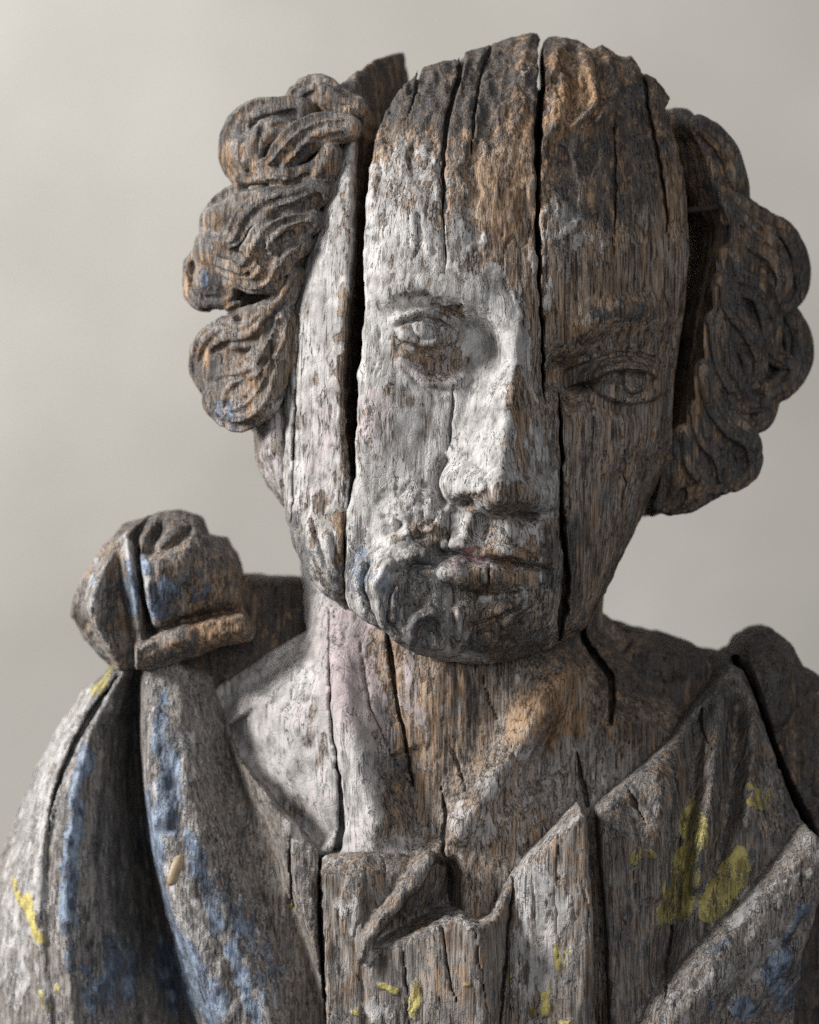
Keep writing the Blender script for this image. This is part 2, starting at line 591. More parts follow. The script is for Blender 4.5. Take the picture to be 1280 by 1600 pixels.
def simple_mat(name, c1, c2, scale, rough=0.7, bump_d=0.0, metal=0.0):
    m = bpy.data.materials.new(name); m.use_nodes = True
    nt = m.node_tree; N = nt.nodes; L = nt.links
    b = N['Principled BSDF']
    tc = N.new('ShaderNodeTexCoord'); n = N.new('ShaderNodeTexNoise'); r = N.new('ShaderNodeValToRGB')
    L.new(tc.outputs['Object'], n.inputs['Vector']); n.inputs['Scale'].default_value = scale; n.inputs['Detail'].default_value = 6
    L.new(n.outputs[0], r.inputs[0]); L.new(r.outputs[0], b.inputs['Base Color'])
    r.color_ramp.elements[0].position = 0.3; r.color_ramp.elements[0].color = (*c1, 1)
    r.color_ramp.elements[1].position = 0.7; r.color_ramp.elements[1].color = (*c2, 1)
    b.inputs['Roughness'].default_value = rough; b.inputs['Metallic'].default_value = metal
    if bump_d:
        bp = N.new('ShaderNodeBump'); bp.inputs['Distance'].default_value = bump_d
        L.new(n.outputs[0], bp.inputs['Height']); L.new(bp.outputs[0], b.inputs['Normal'])
    return m


# ---------------------------------------------------------------- objects
bust = bpy.data.objects.new("wooden_bust", None)
scene.collection.objects.link(bust)
bust["label"] = "weathered carved wooden bust of a bearded man, split by deep vertical cracks"
bust["category"] = "sculpture"


def to_world(P):
    W = np.empty_like(P)
    W[:, 0] = (P[:, 0] - CX) * S; W[:, 1] = -P[:, 2] * S; W[:, 2] = (1600 - P[:, 1]) * S
    return W


def link_mesh(name, P, Q, NW, A, B, C, parent, mat=None):
    """P in world metres"""
    me = bpy.data.meshes.new(name)
    me.vertices.add(len(P)); me.vertices.foreach_set('co', P.astype(np.float32).ravel())
    me.loops.add(len(Q) * 4); me.loops.foreach_set('vertex_index', Q.astype(np.int32).ravel())
    me.polygons.add(len(Q)); me.polygons.foreach_set('loop_start', np.arange(0, len(Q) * 4, 4, dtype=np.int32))
    me.polygons.foreach_set('use_smooth', np.ones(len(Q), bool))
    me.update()
    for nm, arr in (('layers_a', A), ('layers_b', B), ('layers_c', C)):
        at = me.attributes.new(nm, 'FLOAT_COLOR', 'POINT')
        at.data.foreach_set('color', np.clip(arr, -1, 2).astype(np.float32).ravel())
    if NW is not None:
        me.normals_split_custom_set_from_vertices(NW.astype(np.float32))
    me.materials.append(mat or WOOD)
    o = bpy.data.objects.new(name, me)
    scene.collection.objects.link(o)
    o.parent = parent
    return o


WARP = [0.0, 0.0]


def dab(m, u, v, cx, cy, rx, ry, value, ang=0, hard=0.6):
    x, y = loc(u + WARP[0], v + WARP[1], cx, cy, ang)
    w = 1 - sst(hard, 2 - hard, np.sqrt((x / rx) ** 2 + (y / ry) ** 2))
    m += (value - m) * w


def stroke(m, u, v, pts, w, value, hard=0.5):
    d, T, s = pdist(u + WARP[0] * 0.7, v + WARP[1] * 0.7, cr(pts, 3))
    k = 1 - sst(hard * w, w * (2 - hard), d)
    m += (value - m) * k


def default_disp(P, Nn, amp=1.0, fis=1.0):
    u, v, d = P[:, 0], P[:, 1], P[:, 2]
    # long drying fissures along the grain
    n = vn3(u / 13 + (vn3(u / 40, v / 60, d / 40, 3) - 0.5) * 1.6, v / 210, d / 13, 1)
    k = np.clip(1 - np.abs(n - 0.5) / 0.035, 0, 1) * sst(0.45, 0.6, vn3(u / 60, v / 90, d / 60, 8))
    n2 = vn3(u / 6 + vn3(u / 50, v / 80, d / 50, 13) * 2, v / 190, d / 6, 11)
    rough = fbm3(u / 16, v / 40, d / 16, 21, 2) - 0.5
    dp = -3.6 * fis * k + 1.6 * (n2 - 0.5) * fis + 2.6 * amp * rough
    return dp


def finish(vol, name, paintfn, parent=None, amp=1.0, fis=1.0, smooth=1, split=None, dispfn=None):
    P, Q = vol.mesh()
    if smooth:
        P = relax(P, Q, smooth)
    Nn = vnormals(P, Q)
    disp = default_disp(P, Nn, amp, fis)
    if dispfn is not None:
        disp = disp + dispfn(P[:, 0], P[:, 1], P[:, 2], Nn)
    P = P + Nn * disp[:, None].astype(np.float32)
    u, v, d = P[:, 0], P[:, 1], P[:, 2]
    k = CAMD / (CAMD - d)
    pu = u; pv = v
    L = {n: np.zeros(len(P), np.float32) for n in ('paint', 'dirt_shade', 'blue', 'yellow', 'pink', 'warm', 'grey', 'red')}
    for nm in ('blue', 'yellow', 'red'):
        L[nm][:] = -1
    WARP[0] = (fbm3(u / 26, v / 40, d / 40, 71, 3) - 0.5) * 46
    WARP[1] = (fbm3(u / 26, v / 40, d / 40, 77, 3) - 0.5) * 60
    paintfn(L, pu, pv, d, Nn)
    # broken edges of the paint layers: shared by colour and real thickness
    n1 = fbm3(u / 8, v / 34, d / 8, 201, 4) - 0.5
    n2 = fbm3(u / 30, v / 62, d / 30, 211, 3) - 0.5
    n3 = fbm3(u / 13, v / 17, d / 13, 221, 3) - 0.5
    iso = fbm3(u / 17, v / 24, d / 17, 231, 4) - 0.5
    L['cover0'] = L['paint'].copy()
    L['paint'] = L['paint'] + 0.62 * n1 + 0.5 * n2 + 0.35 * n3
    L['blue'] = L['blue'] + 0.14 + 0.7 * iso + 0.55 * n1
    L['yellow'] = L['yellow'] + 1.1 * iso + 0.4 * n1
    L['paint'] = np.maximum(L['paint'], np.minimum(L['yellow'] + 0.10, 0.8))
    L['dirt_shade'] = L['dirt_shade'] + 0.9 * n2 + 0.6 * n3
    th = 1.3 * sst(0.44, 0.54, L['paint']) + 0.5 * sst(0.42, 0.56, L['blue']) + 1.2 * sst(0.42, 0.56, L['yellow'])
    P = P + Nn * th[:, None].astype(np.float32)
    Nn = vnormals(P, Q)
    A = np.stack([L['paint'], L['dirt_shade'], L['blue'], L['yellow']], 1)
    B = np.stack([L['pink'], L['warm'], L['grey'], L['red']], 1)
    W = to_world(P)
    NW = np.stack([Nn[:, 0], -Nn[:, 2], -Nn[:, 1]], 1)
    Q = Q[:, ::-1]
    # orientation: make the winding agree with outward normals
    gq = np.cross(W[Q[:200, 2]] - W[Q[:200, 0]], W[Q[:200, 3]] - W[Q[:200, 1]])
    C = np.stack([n2 + 0.5, n3 + 0.5, iso + 0.5, n2 * 0.6 + n3 * 0.6 + 0.5], 1)
    return W, Q, C, A, B, P


def orient(W, Q, vol_out):
    # signed volume test
    a = W[Q[:, 0]]; b = W[Q[:, 1]]; c = W[Q[:, 2]]
    vol = np.einsum('ij,ij->i', a, np.cross(b, c)).sum() + np.einsum('ij,ij->i', a, np.cross(c, W[Q[:, 3]])).sum()
    return Q if vol > 0 else Q[:, ::-1]


def emit(res, name, parent=None, splits=(), label=None):
    W, Q, C, A, B, P = res
    Q = orient(W, Q, 0)
    NWo = vnormals(W, Q)
    qc = P[Q].mean(1)
    owner = np.zeros(len(Q), np.int32)
    for i, (nm, poly, lab) in enumerate(splits):
        s = sdpoly(qc[:, 0], qc[:, 1], cr(poly, 4, True))
        owner[(s < 0) & (owner == 0) & (NWo[Q[:, 0], 1] < 0.2) & (qc[:, 2] > -190)] = i + 1
    objs = []
    root = None
    for i in range(len(splits) + 1):
        q = Q[owner == i]
        used = np.unique(q)
        rm = np.zeros(len(W), np.int32); rm[used] = np.arange(len(used))
        nm = name if i == 0 else splits[i - 1][0]
        o = link_mesh(nm, W[used], rm[q], NWo[used], A[used], B[used], C[used], (parent or bust) if i == 0 else root)
        if i == 0:
            root = o
            if label:
                o["label"] = label
        elif splits[i - 1][2]:
            o["label"] = splits[i - 1][2]
        objs.append(o)
    return objs
# ================================================================ the setting
def plain_box(name, lo, hi, mat):
    x0, y0, z0 = lo; x1, y1, z1 = hi
    vs = [(x0, y0, z0), (x1, y0, z0), (x1, y1, z0), (x0, y1, z0), (x0, y0, z1), (x1, y0, z1), (x1, y1, z1), (x0, y1, z1)]
    fs = [(0, 3, 2, 1), (4, 5, 6, 7), (0, 1, 5, 4), (1, 2, 6, 5), (2, 3, 7, 6), (3, 0, 4, 7)]
    me = bpy.data.meshes.new(name); me.from_pydata(vs, [], fs); me.materials.append(mat)
    o = bpy.data.objects.new(name, me); scene.collection.objects.link(o)
    return o


wall_mat = simple_mat("limewashed_plaster", (0.415, 0.398, 0.362), (0.535, 0.515, 0.475), 3.6, 0.9, 0.002)
wall = plain_box("wall", (-4, 1.45, -1.6), (4, 1.6, 3.2), wall_mat)
wall["kind"] = "structure"

# ================================================================ face block
FACE = [(634, 113), (612, 138), (598, 165), (584, 205), (577, 260), (573, 330), (569, 400), (573, 470), (568, 530), (560, 590),
        (561, 640), (557, 700), (557, 748), (548, 800), (541, 870), (540, 925), (548, 950), (575, 972), (610, 992), (650, 1020), (700, 1034),
        (760, 1038), (830, 1027), (880, 1008), (920, 985), (945, 940), (975, 880), (1010, 810), (1040, 740), (1060, 690),
        (1066, 640), (1067, 580), (1075, 520), (1082, 450), (1086, 350), (1081, 260), (1066, 190), (1050, 150), (1022, 120),
        (1000, 104), (985, 86), (962, 84), (940, 66), (928, 76), (900, 60), (862, 54), (850, 62), (838, 52), (815, 54), (770, 66), (724, 82), (716, 90), (680, 97), (650, 106)]
LEFT_EDGE = [(40, 634), (113, 634), (138, 612), (165, 598), (205, 584), (260, 577), (330, 573), (400, 569), (470, 573), (530, 568), (590, 560),
             (640, 561), (700, 557), (748, 557), (800, 548), (870, 541), (925, 540), (1100, 540)]


def head_base(U, V):
    xc = 752 + (500 - V) * 0.05
    u = np.clip((U - xc) / 400, -0.985, 0.985)
    return 335 * (np.sqrt(1 - u * u) - 1)


VPROF = [(20, -300), (50, -215), (75, -160), (110, -110), (160, -70), (220, -40), (300, -14), (400, 0), (480, 0), (560, -12),
         (650, -10), (750, -6), (850, 0), (930, 10), (975, 6), (1005, -12), (1030, -55), (1050, -120), (1080, -190)]


def at_depth(U, V, base):
    """layout position of the carved detail that stands at a given depth"""
    a, b = U, V
    for _ in range(3):
        k = CAMD / (CAMD - base(a, b))
        a = CX + (U - CX) * k; b = CY + (V - CY) * k
    return a, b


def face_relief(U, V):
    F = head_base(U, V)
    bw = 1.5 + 3.5 * sst(820, 900, V)
    U, V = U + (fbm2(U / 22, V / 26, 401, 2) - 0.5) * 2 * bw, V + (fbm2(U / 22, V / 26, 431, 2) - 0.5) * 2 * bw
    F = F + interp(V, VPROF, 10)
    # --- cheeks and temples
    F += bump(U, V, 572, 650, 75, 110, 34) +  bump(U, V, 985, 680, 70, 80, 12)
    F += bump(U, V, 640, 380, 70, 70, 6) + bump(U, V, 950, 400, 90, 80, 8)
    F -= bump(U, V, 930, 760, 60, 90, 12)
    # --- left eye
    F += bump(U, V, 748, 545, 42, 46, -46, 20) + bump(U, V, 690, 578, 62, 26, -16, 8) + bump(U, V, 712, 500, 60, 22, -20, 14)
    F += dome(U, V, 664, 513, 58, 30, 34, 8)
    F += ridge(U, V, [(606, 506), (626, 494), (662, 486), (698, 495), (728, 522)], 12, 4, 8)
    F += ridge(U, V, [(614, 512), (640, 503), (664, 499), (694, 507), (716, 522)], -12, 4, 4)
    F += ridge(U, V, [(620, 520), (648, 538), (690, 540), (724, 526)], 7, 7, 8)
    F += ridge(U, V, [(612, 467), (672, 462), (732, 486), (764, 508)], -6, 4, 6)
    r = np.hypot(U - 664, V - 511)
    F += -6 * np.exp(-((r - 20) / 3.5) ** 2) * sst(488, 502, V) + bump(U, V, 678, 510, 10, 13, -13) + bump(U, V, 660, 512, 9, 12, 4)
    F += ridge(U, V, [(618, 552), (660, 592), (708, 598), (738, 582)], 9, 12, 10)
    F += ridge(U, V, [(632, 575), (665, 606), (712, 606), (745, 588)], -6, 5, 5)
    # brow and bridge
    F += ridge(U, V, [(580, 478), (640, 450), (700, 452), (752, 474), (787, 512), (802, 562)], 18, 34, 22)
    # --- right eye
    F += bump(U, V, 884, 588, 38, 34, -54, -20) + bump(U, V, 955, 596, 85, 42, -20, 4)
    F += dome(U, V, 982, 598, 60, 34, 40, 6)
    F += dome(U, V, 975, 574, 88, 26, 12, -4) 
    F += ridge(U, V, [(892, 599), (925, 590), (952, 579), (985, 577), (1010, 580), (1030, 594)], 18, 14, 4)
    F += ridge(U, V, [(896, 606), (928, 597), (955, 586), (986, 584), (1012, 588)], -13, 3.5, 5)
    F += ridge(U, V, [(884, 583), (920, 567), (955, 555), (1000, 553), (1030, 566), (1038, 590)], -12, 4, 5)
    F += ridge(U, V, [(902, 608), (945, 620), (985, 630), (1018, 622), (1032, 602)], 7, 6, 9)
    r = np.hypot(U - 992, V - 594)
    F += (-11 * np.exp(-((r - 25) / 3.5) ** 2) + 6 * np.exp(-((r - 17) / 3) ** 2) + bump(U, V, 993, 592, 11, 10, -14)) * sst(570, 586, V)
    F += ridge(U, V, [(872, 568), (905, 525), (950, 497), (1000, 488), (1050, 506)], 17, 26, 18)
    F += ridge(U, V, [(868, 640), (874, 600), (890, 560), (905, 540)], 8, 8, 8)
    # --- nose
    xr = interp(V, [(440, 818), (520, 808), (600, 799), (660, 792), (720, 783), (770, 776), (830, 776)], 12)
    H = interp(V, [(430, 0), (480, 8), (540, 30), (600, 52), (660, 72), (720, 94), (760, 108), (790, 104), (830, 96)], 10)
    WL = interp(V, [(440, 50), (540, 46), (600, 54), (660, 66), (720, 88), (760, 92), (800, 90)], 10)
    WR = interp(V, [(440, 50), (540, 50), (600, 62), (660, 76), (720, 88), (760, 94), (800, 92)], 10)
    t = np.where(U < xr, (xr - U) / WL, (U - xr) / WR)
    t = np.sqrt(t * t + 0.007) - 0.084
    prof = np.clip(1 - t, 0, 1) ** 1.15
    ybot = 803 - 14 * np.clip((np.abs(U - 782) - 20) / 60, 0, 1) + (U - 780) * 0.06
    cut = sst(0, 1, (ybot + 10 - V) / 30)
    F += H * prof * cut
    F += (dome(U, V, 722, 756, 36, 36, 22, 0, 0.7) + dome(U, V, 842, 776, 36, 36, 20, 0, 0.7) + dome(U, V, 779, 766, 44, 36, 14)) * sst(0, 1, (ybot + 8 - V) / 18)
    F += bump(U, V, 730, 783, 16, 8, -52, 8) + bump(U, V, 824, 805, 18, 8, -42, 6)
    F += ridge(U, V, [(703, 712), (686, 742), (688, 776), (700, 792)], -20, 9, 8)
    F += ridge(U, V, [(868, 730), (880, 770), (872, 805)], -10, 8, 8)
    # --- mouth
    F += bump(U, V, 760, 862, 115, 70, 18)
    F += ridge(U, V, [(758, 812), (752, 850)], -7, 12, 12, 0)
    F += ridge(U, V, [(735, 808), (722, 848)], 7, 9, 9, 0) + ridge(U, V, [(792, 815), (790, 858)], 6, 12, 12, 0)
    F += ridge(U, V, [(682, 856), (712, 852), (742, 858), (765, 864), (805, 866), (858, 884)], 15, 15, 8)
    F += ridge(U, V, [(676, 862), (712, 866), (748, 877), (800, 879), (862, 894)], -20, 5, 6)
    F += dome(U, V, 752, 899, 72, 27, 28, 7, 0.6)
    F += ridge(U, V, [(690, 920), (748, 934), (815, 928)], -16, 12, 16)
    F += ridge(U, V, [(695, 905), (705, 930), (722, 960), (728, 1000)], -9, 7, 6)
    # --- moustache and cheek flap on the left
    F += dome(U, V, 655, 800, 52, 36, 16, -15)
    F += ridge(U, V, [(692, 760), (680, 795), (668, 822), (640, 832)], -10, 8, 8)
    F += ridge(U, V, [(695, 838), (660, 826), (632, 834), (600, 852), (575, 878)], 18, 11, 11)
    F += bump(U, V, 624, 822, 9, 12, -18, 30)
    F += ridge(U, V, [(686, 852), (650, 850), (618, 862), (588, 888), (574, 920)], 14, 12, 12)
    F += ridge(U, V, [(684, 862), (640, 862), (610, 880)], -9, 8, 8)
    # --- beard: big curl
    F += dome(U, V, 636, 945, 108, 96, 52, 0, 0.6)
    F += bump(U, V, 654, 922, 26, 30, -34, 20) + bump(U, V, 690, 930, 14, 26, -12, 10)
    for pts, h, w in [
            ([(684, 864), (640, 866), (604, 886), (588, 922), (594, 962), (616, 994), (650, 1016)], 26, 11),
            ([(566, 860), (556, 900), (563, 942), (588, 982), (624, 1012)], 17, 8),
            ([(548, 880), (545, 925), (560, 960)], 7, 6),
            ([(624, 905), (612, 940), (620, 975), (644, 1000)], 16, 7),
            ([(650, 1010), (640, 985), (652, 964), (676, 958), (694, 972), (694, 996), (676, 1008), (662, 996)], 19, 7),
            ([(712, 940), (720, 980), (712, 1010), (690, 1026)], 15, 8)]:
        F += ridge(U, V, pts, h, w, w)
    for pts, h, w in [([(690, 884), (650, 884), (622, 902), (606, 935), (610, 968), (634, 996)], -16, 5), ([(582, 872), (572, 905), (578, 945), (602, 985), (640, 1014)], -14, 4.5),
                      ([(557, 868), (549, 910), (555, 945), (576, 974)], -8, 4), ([(704, 930), (708, 965), (702, 1010)], -11, 5)]:
        F += ridge(U, V, pts, h, w, w)
    rr = np.hypot((U - 690) * 0.95, V - 955); th = np.arctan2(V - 955, U - 690)
    strand = (fbm2(rr / 7 + fbm2(U / 40, V / 40, 453, 2) * 4, th * 2.0 + 20, 455, 2) - 0.5)
    F += strand * 8 * sst(0, 30, -sdpoly(U, V, cr([(530, 840), (600, 830), (690, 850), (700, 925), (730, 960), (725, 1060), (530, 1060)], 3, True)))
    F += dome(U, V, 645, 800, 62, 52, 1, 0, 0.3) * (fbm2(U / 13, V / 14, 447, 3) - 0.5) * 26
    # chin lobes
    F += dome(U, V, 770, 975, 66, 58, 18, 0, 0.8) + dome(U, V, 758, 1002, 34, 26, 18, 0, 0.6) + dome(U, V, 825, 962, 50, 50, 18, 20, 0.6)
    F += ridge(U, V, [(735, 1015), (742, 985), (770, 968), (800, 955), (818, 930)], -15, 5, 6)
    F += ridge(U, V, [(748, 1010), (752, 996), (772, 990)], -10, 4, 4)
    F += ridge(U, V, [(850, 915), (838, 945), (812, 962), (812, 985)], -12, 5, 5)
    # --- broken hair tuft at the top, right of the main split
    F += ridge(U, V, [(864, 66), (878, 120), (874, 180), (862, 215)], 14, 12, 12) + ridge(U, V, [(905, 76), (925, 120), (930, 160), (905, 190), (880, 205)], 16, 14, 8)
    F += ridge(U, V, [(945, 82), (962, 130), (955, 165), (925, 198)], 14, 9, 9) + ridge(U, V, [(930, 110), (943, 150), (925, 185), (895, 205)], -12, 5, 5)
    F += ridge(U, V, [(885, 100), (900, 130), (890, 170)], -8, 6, 6) + bump(U, V, 825, 85, 22, 40, 12) + ridge(U, V, [(985, 95), (988, 140), (970, 190)], 8, 9, 9)
    F += ridge(U, V, [(868, 200), (872, 240), (890, 250)], -8, 8, 8)
    bm = sst(0, 30, -sdpoly(U, V, cr([(530, 850), (600, 830), (690, 850), (700, 925), (760, 940), (860, 900), (880, 1060), (530, 1060)], 3, True)))
    F += bm * ((fbm2(U / 13, V / 15, 441, 3) - 0.5) * 7)
    # flaked-off hollows on the forehead
    n = fbm2(U / 26, V / 60, 5, 3)
    F += -7 * sst(0.54, 0.62, n) * sst(480, 330, V)
    n = fbm2(U / 11, V / 22, 15, 3)
    F += (n - 0.5) * 16 * sst(330, 120, V)
    return F


FACE_CRACKS = [
    # points, half widths from start to end, depth
    ([(846, 66), (847, 120), (841, 220), (840, 300), (842, 400), (846, 480), (849, 560), (850, 610), (851, 662)], [4.5, 6.5, 5.5, 5, 4.5, 4, 4, 3, 1], 230),
    ([(874, 612), (877, 660), (879, 720), (877, 790), (881, 840), (885, 880), (887, 905), (882, 940), (879, 975), (878, 1002)], [1.2, 3, 3, 3.5, 4.5, 6, 4, 7, 9, 3], 170),
    ([(724, 70), (722, 100), (712, 140), (698, 185), (693, 250), (692, 330), (697, 400), (695, 430)], [4.5, 4.5, 4, 4, 3.2, 2.6, 2, 0.8], 60),
    ([(1004, 100), (1015, 180), (1030, 250), (1042, 330), (1046, 400)], [3, 3, 3, 2.4, 0.6], 35),
    ([(960, 190), (962, 300), (958, 400)], [1, 2, 0.6], 18),
    ([(770, 70), (752, 110), (742, 170), (736, 240)], [2.5, 2.2, 2, 0.6], 25),
    ([(708, 600), (706, 650), (703, 690), (699, 705)], [1, 2.4, 3, 0.8], 16),
    ([(704, 800), (702, 830), (700, 858)], [1.4, 2.4, 1], 14),
    ([(765, 882), (762, 910), (758, 932)], [2, 2, 0.8], 14),
    ([(975, 700), (978, 760), (972, 800)], [0.8, 2, 0.6], 12),
    ([(660, 95), (646, 160), (632, 190)], [2.6, 2.2, 0.6], 22),
    ([(893, 605), (905, 601), (918, 603)], [3, 3, 0.8], 12),
]


def build_face():
    vol = Vol(515, 1115, 2, 1080, -360, 140, 2.5, 4.0)
    U, V = at_depth(vol.U, vol.V, lambda a, b: head_base(a, b) + interp(b, VPROF, 10))
    F = face_relief(U, V)
    wu, wv = warp(U, V, 3.5, 16, 2)
    sd = sdpoly(wu, wv, FACE)
    e = pdist(U, V, [(1090, 200), (1090, 350), (1085, 450), (1075, 520), (1067, 580), (1066, 640), (1060, 690), (1040, 740), (1010, 810), (975, 880), (945, 940), (920, 985), (880, 1008)])[0]
    R = interp(V, [(100, 20), (420, 24), (560, 50), (640, 80), (750, 120), (900, 120), (1000, 90)])
    F += rim(-e, R, R * 0.85)
    F += rim(np.minimum(sd, 0), 14.0, 12.0)
    F = F.astype(np.float32)
    vol.relief(F, -345.0, sd.astype(np.float32))
    # the inner cheeks of the side splits lean inward with depth
    d = vol.d[None, :]
    xl = interp(CY + (vol.v - CY) * 0.985, LEFT_EDGE)[:, None] - 3 + 0.30 * np.maximum(0, -d - 70)
    vol.f = np.maximum(vol.f, (xl[None] - vol.u[:, None, None]).astype(np.float32))
    xr = interp(vol.v, [(100, 1100), (150, 1052), (260, 1081), (350, 1086), (520, 1076), (640, 1066), (740, 1090)])[:, None] + 8 - 0.32 * np.maximum(0, -d - 130)
    vol.f = np.maximum(vol.f, (vol.u[:, None, None] - xr[None]).astype(np.float32))
    for i, (pts, w, dep) in enumerate(FACE_CRACKS):
        c = crackw(U, V, np.array(pts, float), w, 0, 2.2, 30 + i).astype(np.float32)
        m = c.min(1) < 6
        i0, i1 = np.nonzero(m)[0][[0, -1]]
        sub = vol.f[i0:i1 + 1]
        fl = (F[i0:i1 + 1] - dep)
        cut = np.maximum(c[i0:i1 + 1][:, :, None], (fl[:, :, None] - vol.d[None, None, :]) * 0.25)
        vol.f[i0:i1 + 1] = np.maximum(sub, -cut)

    vol.capsules(np.array([(560, 752, -62.), (557, 772, -60), (553, 800, -58), (551, 835, -56), (552, 870, -58)]), np.array([5.5, 6.5, 10, 11, 8.]), 5)

    def paint(L, u, v, d, n):
        p = L['paint']; p[:] = 0.30
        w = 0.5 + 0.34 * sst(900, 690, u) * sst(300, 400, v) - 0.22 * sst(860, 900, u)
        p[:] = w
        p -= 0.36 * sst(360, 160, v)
        dab(p, u, v, 610, 350, 60, 110, 0.86)
        dab(p, u, v, 640, 270, 60, 60, 0.62)
        dab(p, u, v, 700, 420, 120, 50, 0.72)
        dab(p, u, v, 800, 410, 50, 26, 0.68)
        dab(p, u, v, 880, 370, 26, 70, 0.62)
        dab(p, u, v, 915, 370, 24, 60, 0.52)
        dab(p, u, v, 790, 320, 40, 80, 0.15)
        dab(p, u, v, 815, 470, 24, 70, 0.34)
        dab(p, u, v, 960, 560, 100, 160, 0.20)
        dab(p, u, v, 980, 720, 90, 200, 0.22)
        dab(p, u, v, 760, 490, 60, 40, 0.92, 40)
        stroke(p, u, v, [(760, 480), (795, 540), (790, 620), (770, 720)], 30, 0.92)
        dab(p, u, v, 735, 650, 50, 110, 1.0)
        dab(p, u, v, 620, 660, 60, 110, 0.8)
        dab(p, u, v, 690, 560, 55, 30, 0.52, 10)
        dab(p, u, v, 650, 545, 34, 14, 0.46, 10)
        dab(p, u, v, 708, 492, 22, 14, 0.1, 30)
        dab(p, u, v, 665, 512, 40, 22, 0.72)
        dab(p, u, v, 820, 680, 28, 110, 0.50)
        dab(p, u, v, 806, 640, 10, 60, 0.30)
        dab(p, u, v, 850, 760, 26, 60, 0.78)
        dab(p, u, v, 775, 785, 50, 20, 0.40)
        dab(p, u, v, 740, 830, 30, 34, 0.8)
        dab(p, u, v, 800, 840, 60, 26, 0.62)
        dab(p, u, v, 800, 862, 40, 12, 0.2)
        dab(p, u, v, 620, 790, 60, 50, 0.92)
        dab(p, u, v, 670, 830, 30, 30, 0.35)
        dab(p, u, v, 700, 915, 20, 50, 0.9, -25)
        dab(p, u, v, 720, 960, 12, 40, 0.7, -10)
        dab(p, u, v, 770, 910, 56, 28, 0.25)
        dab(p, u, v, 640, 950, 80, 80, 0.70)
        stroke(p, u, v, [(680, 864), (640, 866), (604, 886), (588, 922), (594, 962)], 10, 0.85)
        dab(p, u, v, 655, 1008, 22, 14, 0.9)
        dab(p, u, v, 825, 960, 40, 50, 0.6)
        dab(p, u, v, 770, 985, 40, 40, 0.2)
        dab(p, u, v, 980, 500, 70, 16, 0.35)
        q = L['dirt_shade']; q[:] = 0.1 + 0.1 * sst(820, 900, u)
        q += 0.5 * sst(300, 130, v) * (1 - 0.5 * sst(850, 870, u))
        dab(q, u, v, 700, 130, 120, 60, 0.72)
        dab(q, u, v, 950, 260, 110, 80, 0.58)
        dab(q, u, v, 800, 290, 46, 60, 0.22)
        dab(q, u, v, 900, 140, 40, 60, 0.22)
        dab(q, u, v, 830, 80, 20, 30, 0.12)
        dab(q, u, v, 640, 945, 95, 85, 0.48)
        stroke(q, u, v, [(684, 864), (640, 866), (604, 886), (588, 922), (594, 962)], 9, 0.22)
        dab(q, u, v, 665, 858, 44, 26, 0.72)
        dab(q, u, v, 560, 880, 22, 70, 0.5)
        dab(q, u, v, 615, 905, 14, 40, 0.15, 25)
        dab(q, u, v, 820, 985, 50, 50, 0.6)
        dab(q, u, v, 860, 870, 24, 50, 0.58)
        dab(q, u, v, 900, 880, 12, 70, 0.6)
        dab(q, u, v, 760, 1010, 60, 24, 0.5)
        dab(q, u, v, 990, 488, 60, 16, 0.62)
        dab(q, u, v, 930, 590, 60, 24, 0.35)
        g = L['warm']; g[:] = 0.42
        dab(g, u, v, 800, 300, 60, 150, 0.85)
        dab(g, u, v, 895, 140, 50, 80, 0.9)
        dab(g, u, v, 900, 470, 50, 60, 0.75)
        dab(g, u, v, 1055, 300, 26, 100, 0.7)
        dab(g, u, v, 980, 720, 100, 180, 0.36)
        dab(g, u, v, 960, 400, 80, 100, 0.5)
        dab(g, u, v, 800, 650, 12, 90, 0.8)
        dab(g, u, v, 650, 545, 34, 16, 0.9)
        dab(g, u, v, 790, 870, 60, 24, 0.7)
        stroke(g, u, v, [(585, 210), (575, 350), (570, 500), (560, 650)], 14, 0.75)
        y = L['grey']; y[:] = 0.25
        dab(y, u, v, 980, 700, 100, 160, 0.42)
        dab(y, u, v, 960, 590, 70, 40, 0.5)
        k = L['pink']; k[:] = 0.15
        dab(k, u, v, 690, 575, 60, 26, 0.8)
        dab(k, u, v, 590, 650, 40, 40, 0.6)
        dab(k, u, v, 735, 872, 40, 14, 1.0)
        r = L['red']; r[:] = -0.4
        dab(L['blue'], u, v, 562, 880, 26, 60, 0.46)
        dab(L['blue'], u, v, 610, 930, 60, 60, 0.26)
        dab(r, u, v, 738, 868, 26, 9, 0.72)
        # splits and block sides are bare dark wood
        side = sst(0.45, 0.2, n[:, 2]) * sst(-70, -110, d)
        p[:] = p * (1 - side)
        g[:] = g * (1 - side) + 0.45 * side
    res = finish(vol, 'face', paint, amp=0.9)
    splits = [
        ('eye', [(604, 500), (630, 484), (665, 479), (705, 490), (730, 520), (722, 535), (690, 547), (645, 544), (616, 522)], "pale carved eye with peeling lids on the painted side"),
        ('eye', [(884, 594), (920, 572), (955, 560), (1000, 556), (1032, 568), (1038, 600), (1018, 627), (980, 635), (930, 620), (894, 612)], "dark bare carved eye with ringed iris"),
        ('nose', [(800, 560), (815, 560), (840, 640), (862, 740), (876, 790), (850, 812), (785, 812), (720, 796), (690, 775), (692, 745), (720, 690), (765, 620)], "straight nose, white on one side and bare wood on the other"),
        ('mouth', [(680, 858), (715, 848), (750, 856), (800, 860), (862, 886), (840, 900), (800, 922), (750, 930), (705, 915), (686, 880)], "closed lips with traces of red paint"),
        ('beard', [(536, 880), (560, 860), (600, 840), (660, 830), (690, 850), (684, 880), (705, 922), (750, 936), (805, 926), (850, 900), (872, 905), (868, 1000), (868, 1060), (530, 1060), (530, 900)], "curled beard with blue-black paint"),
    ]
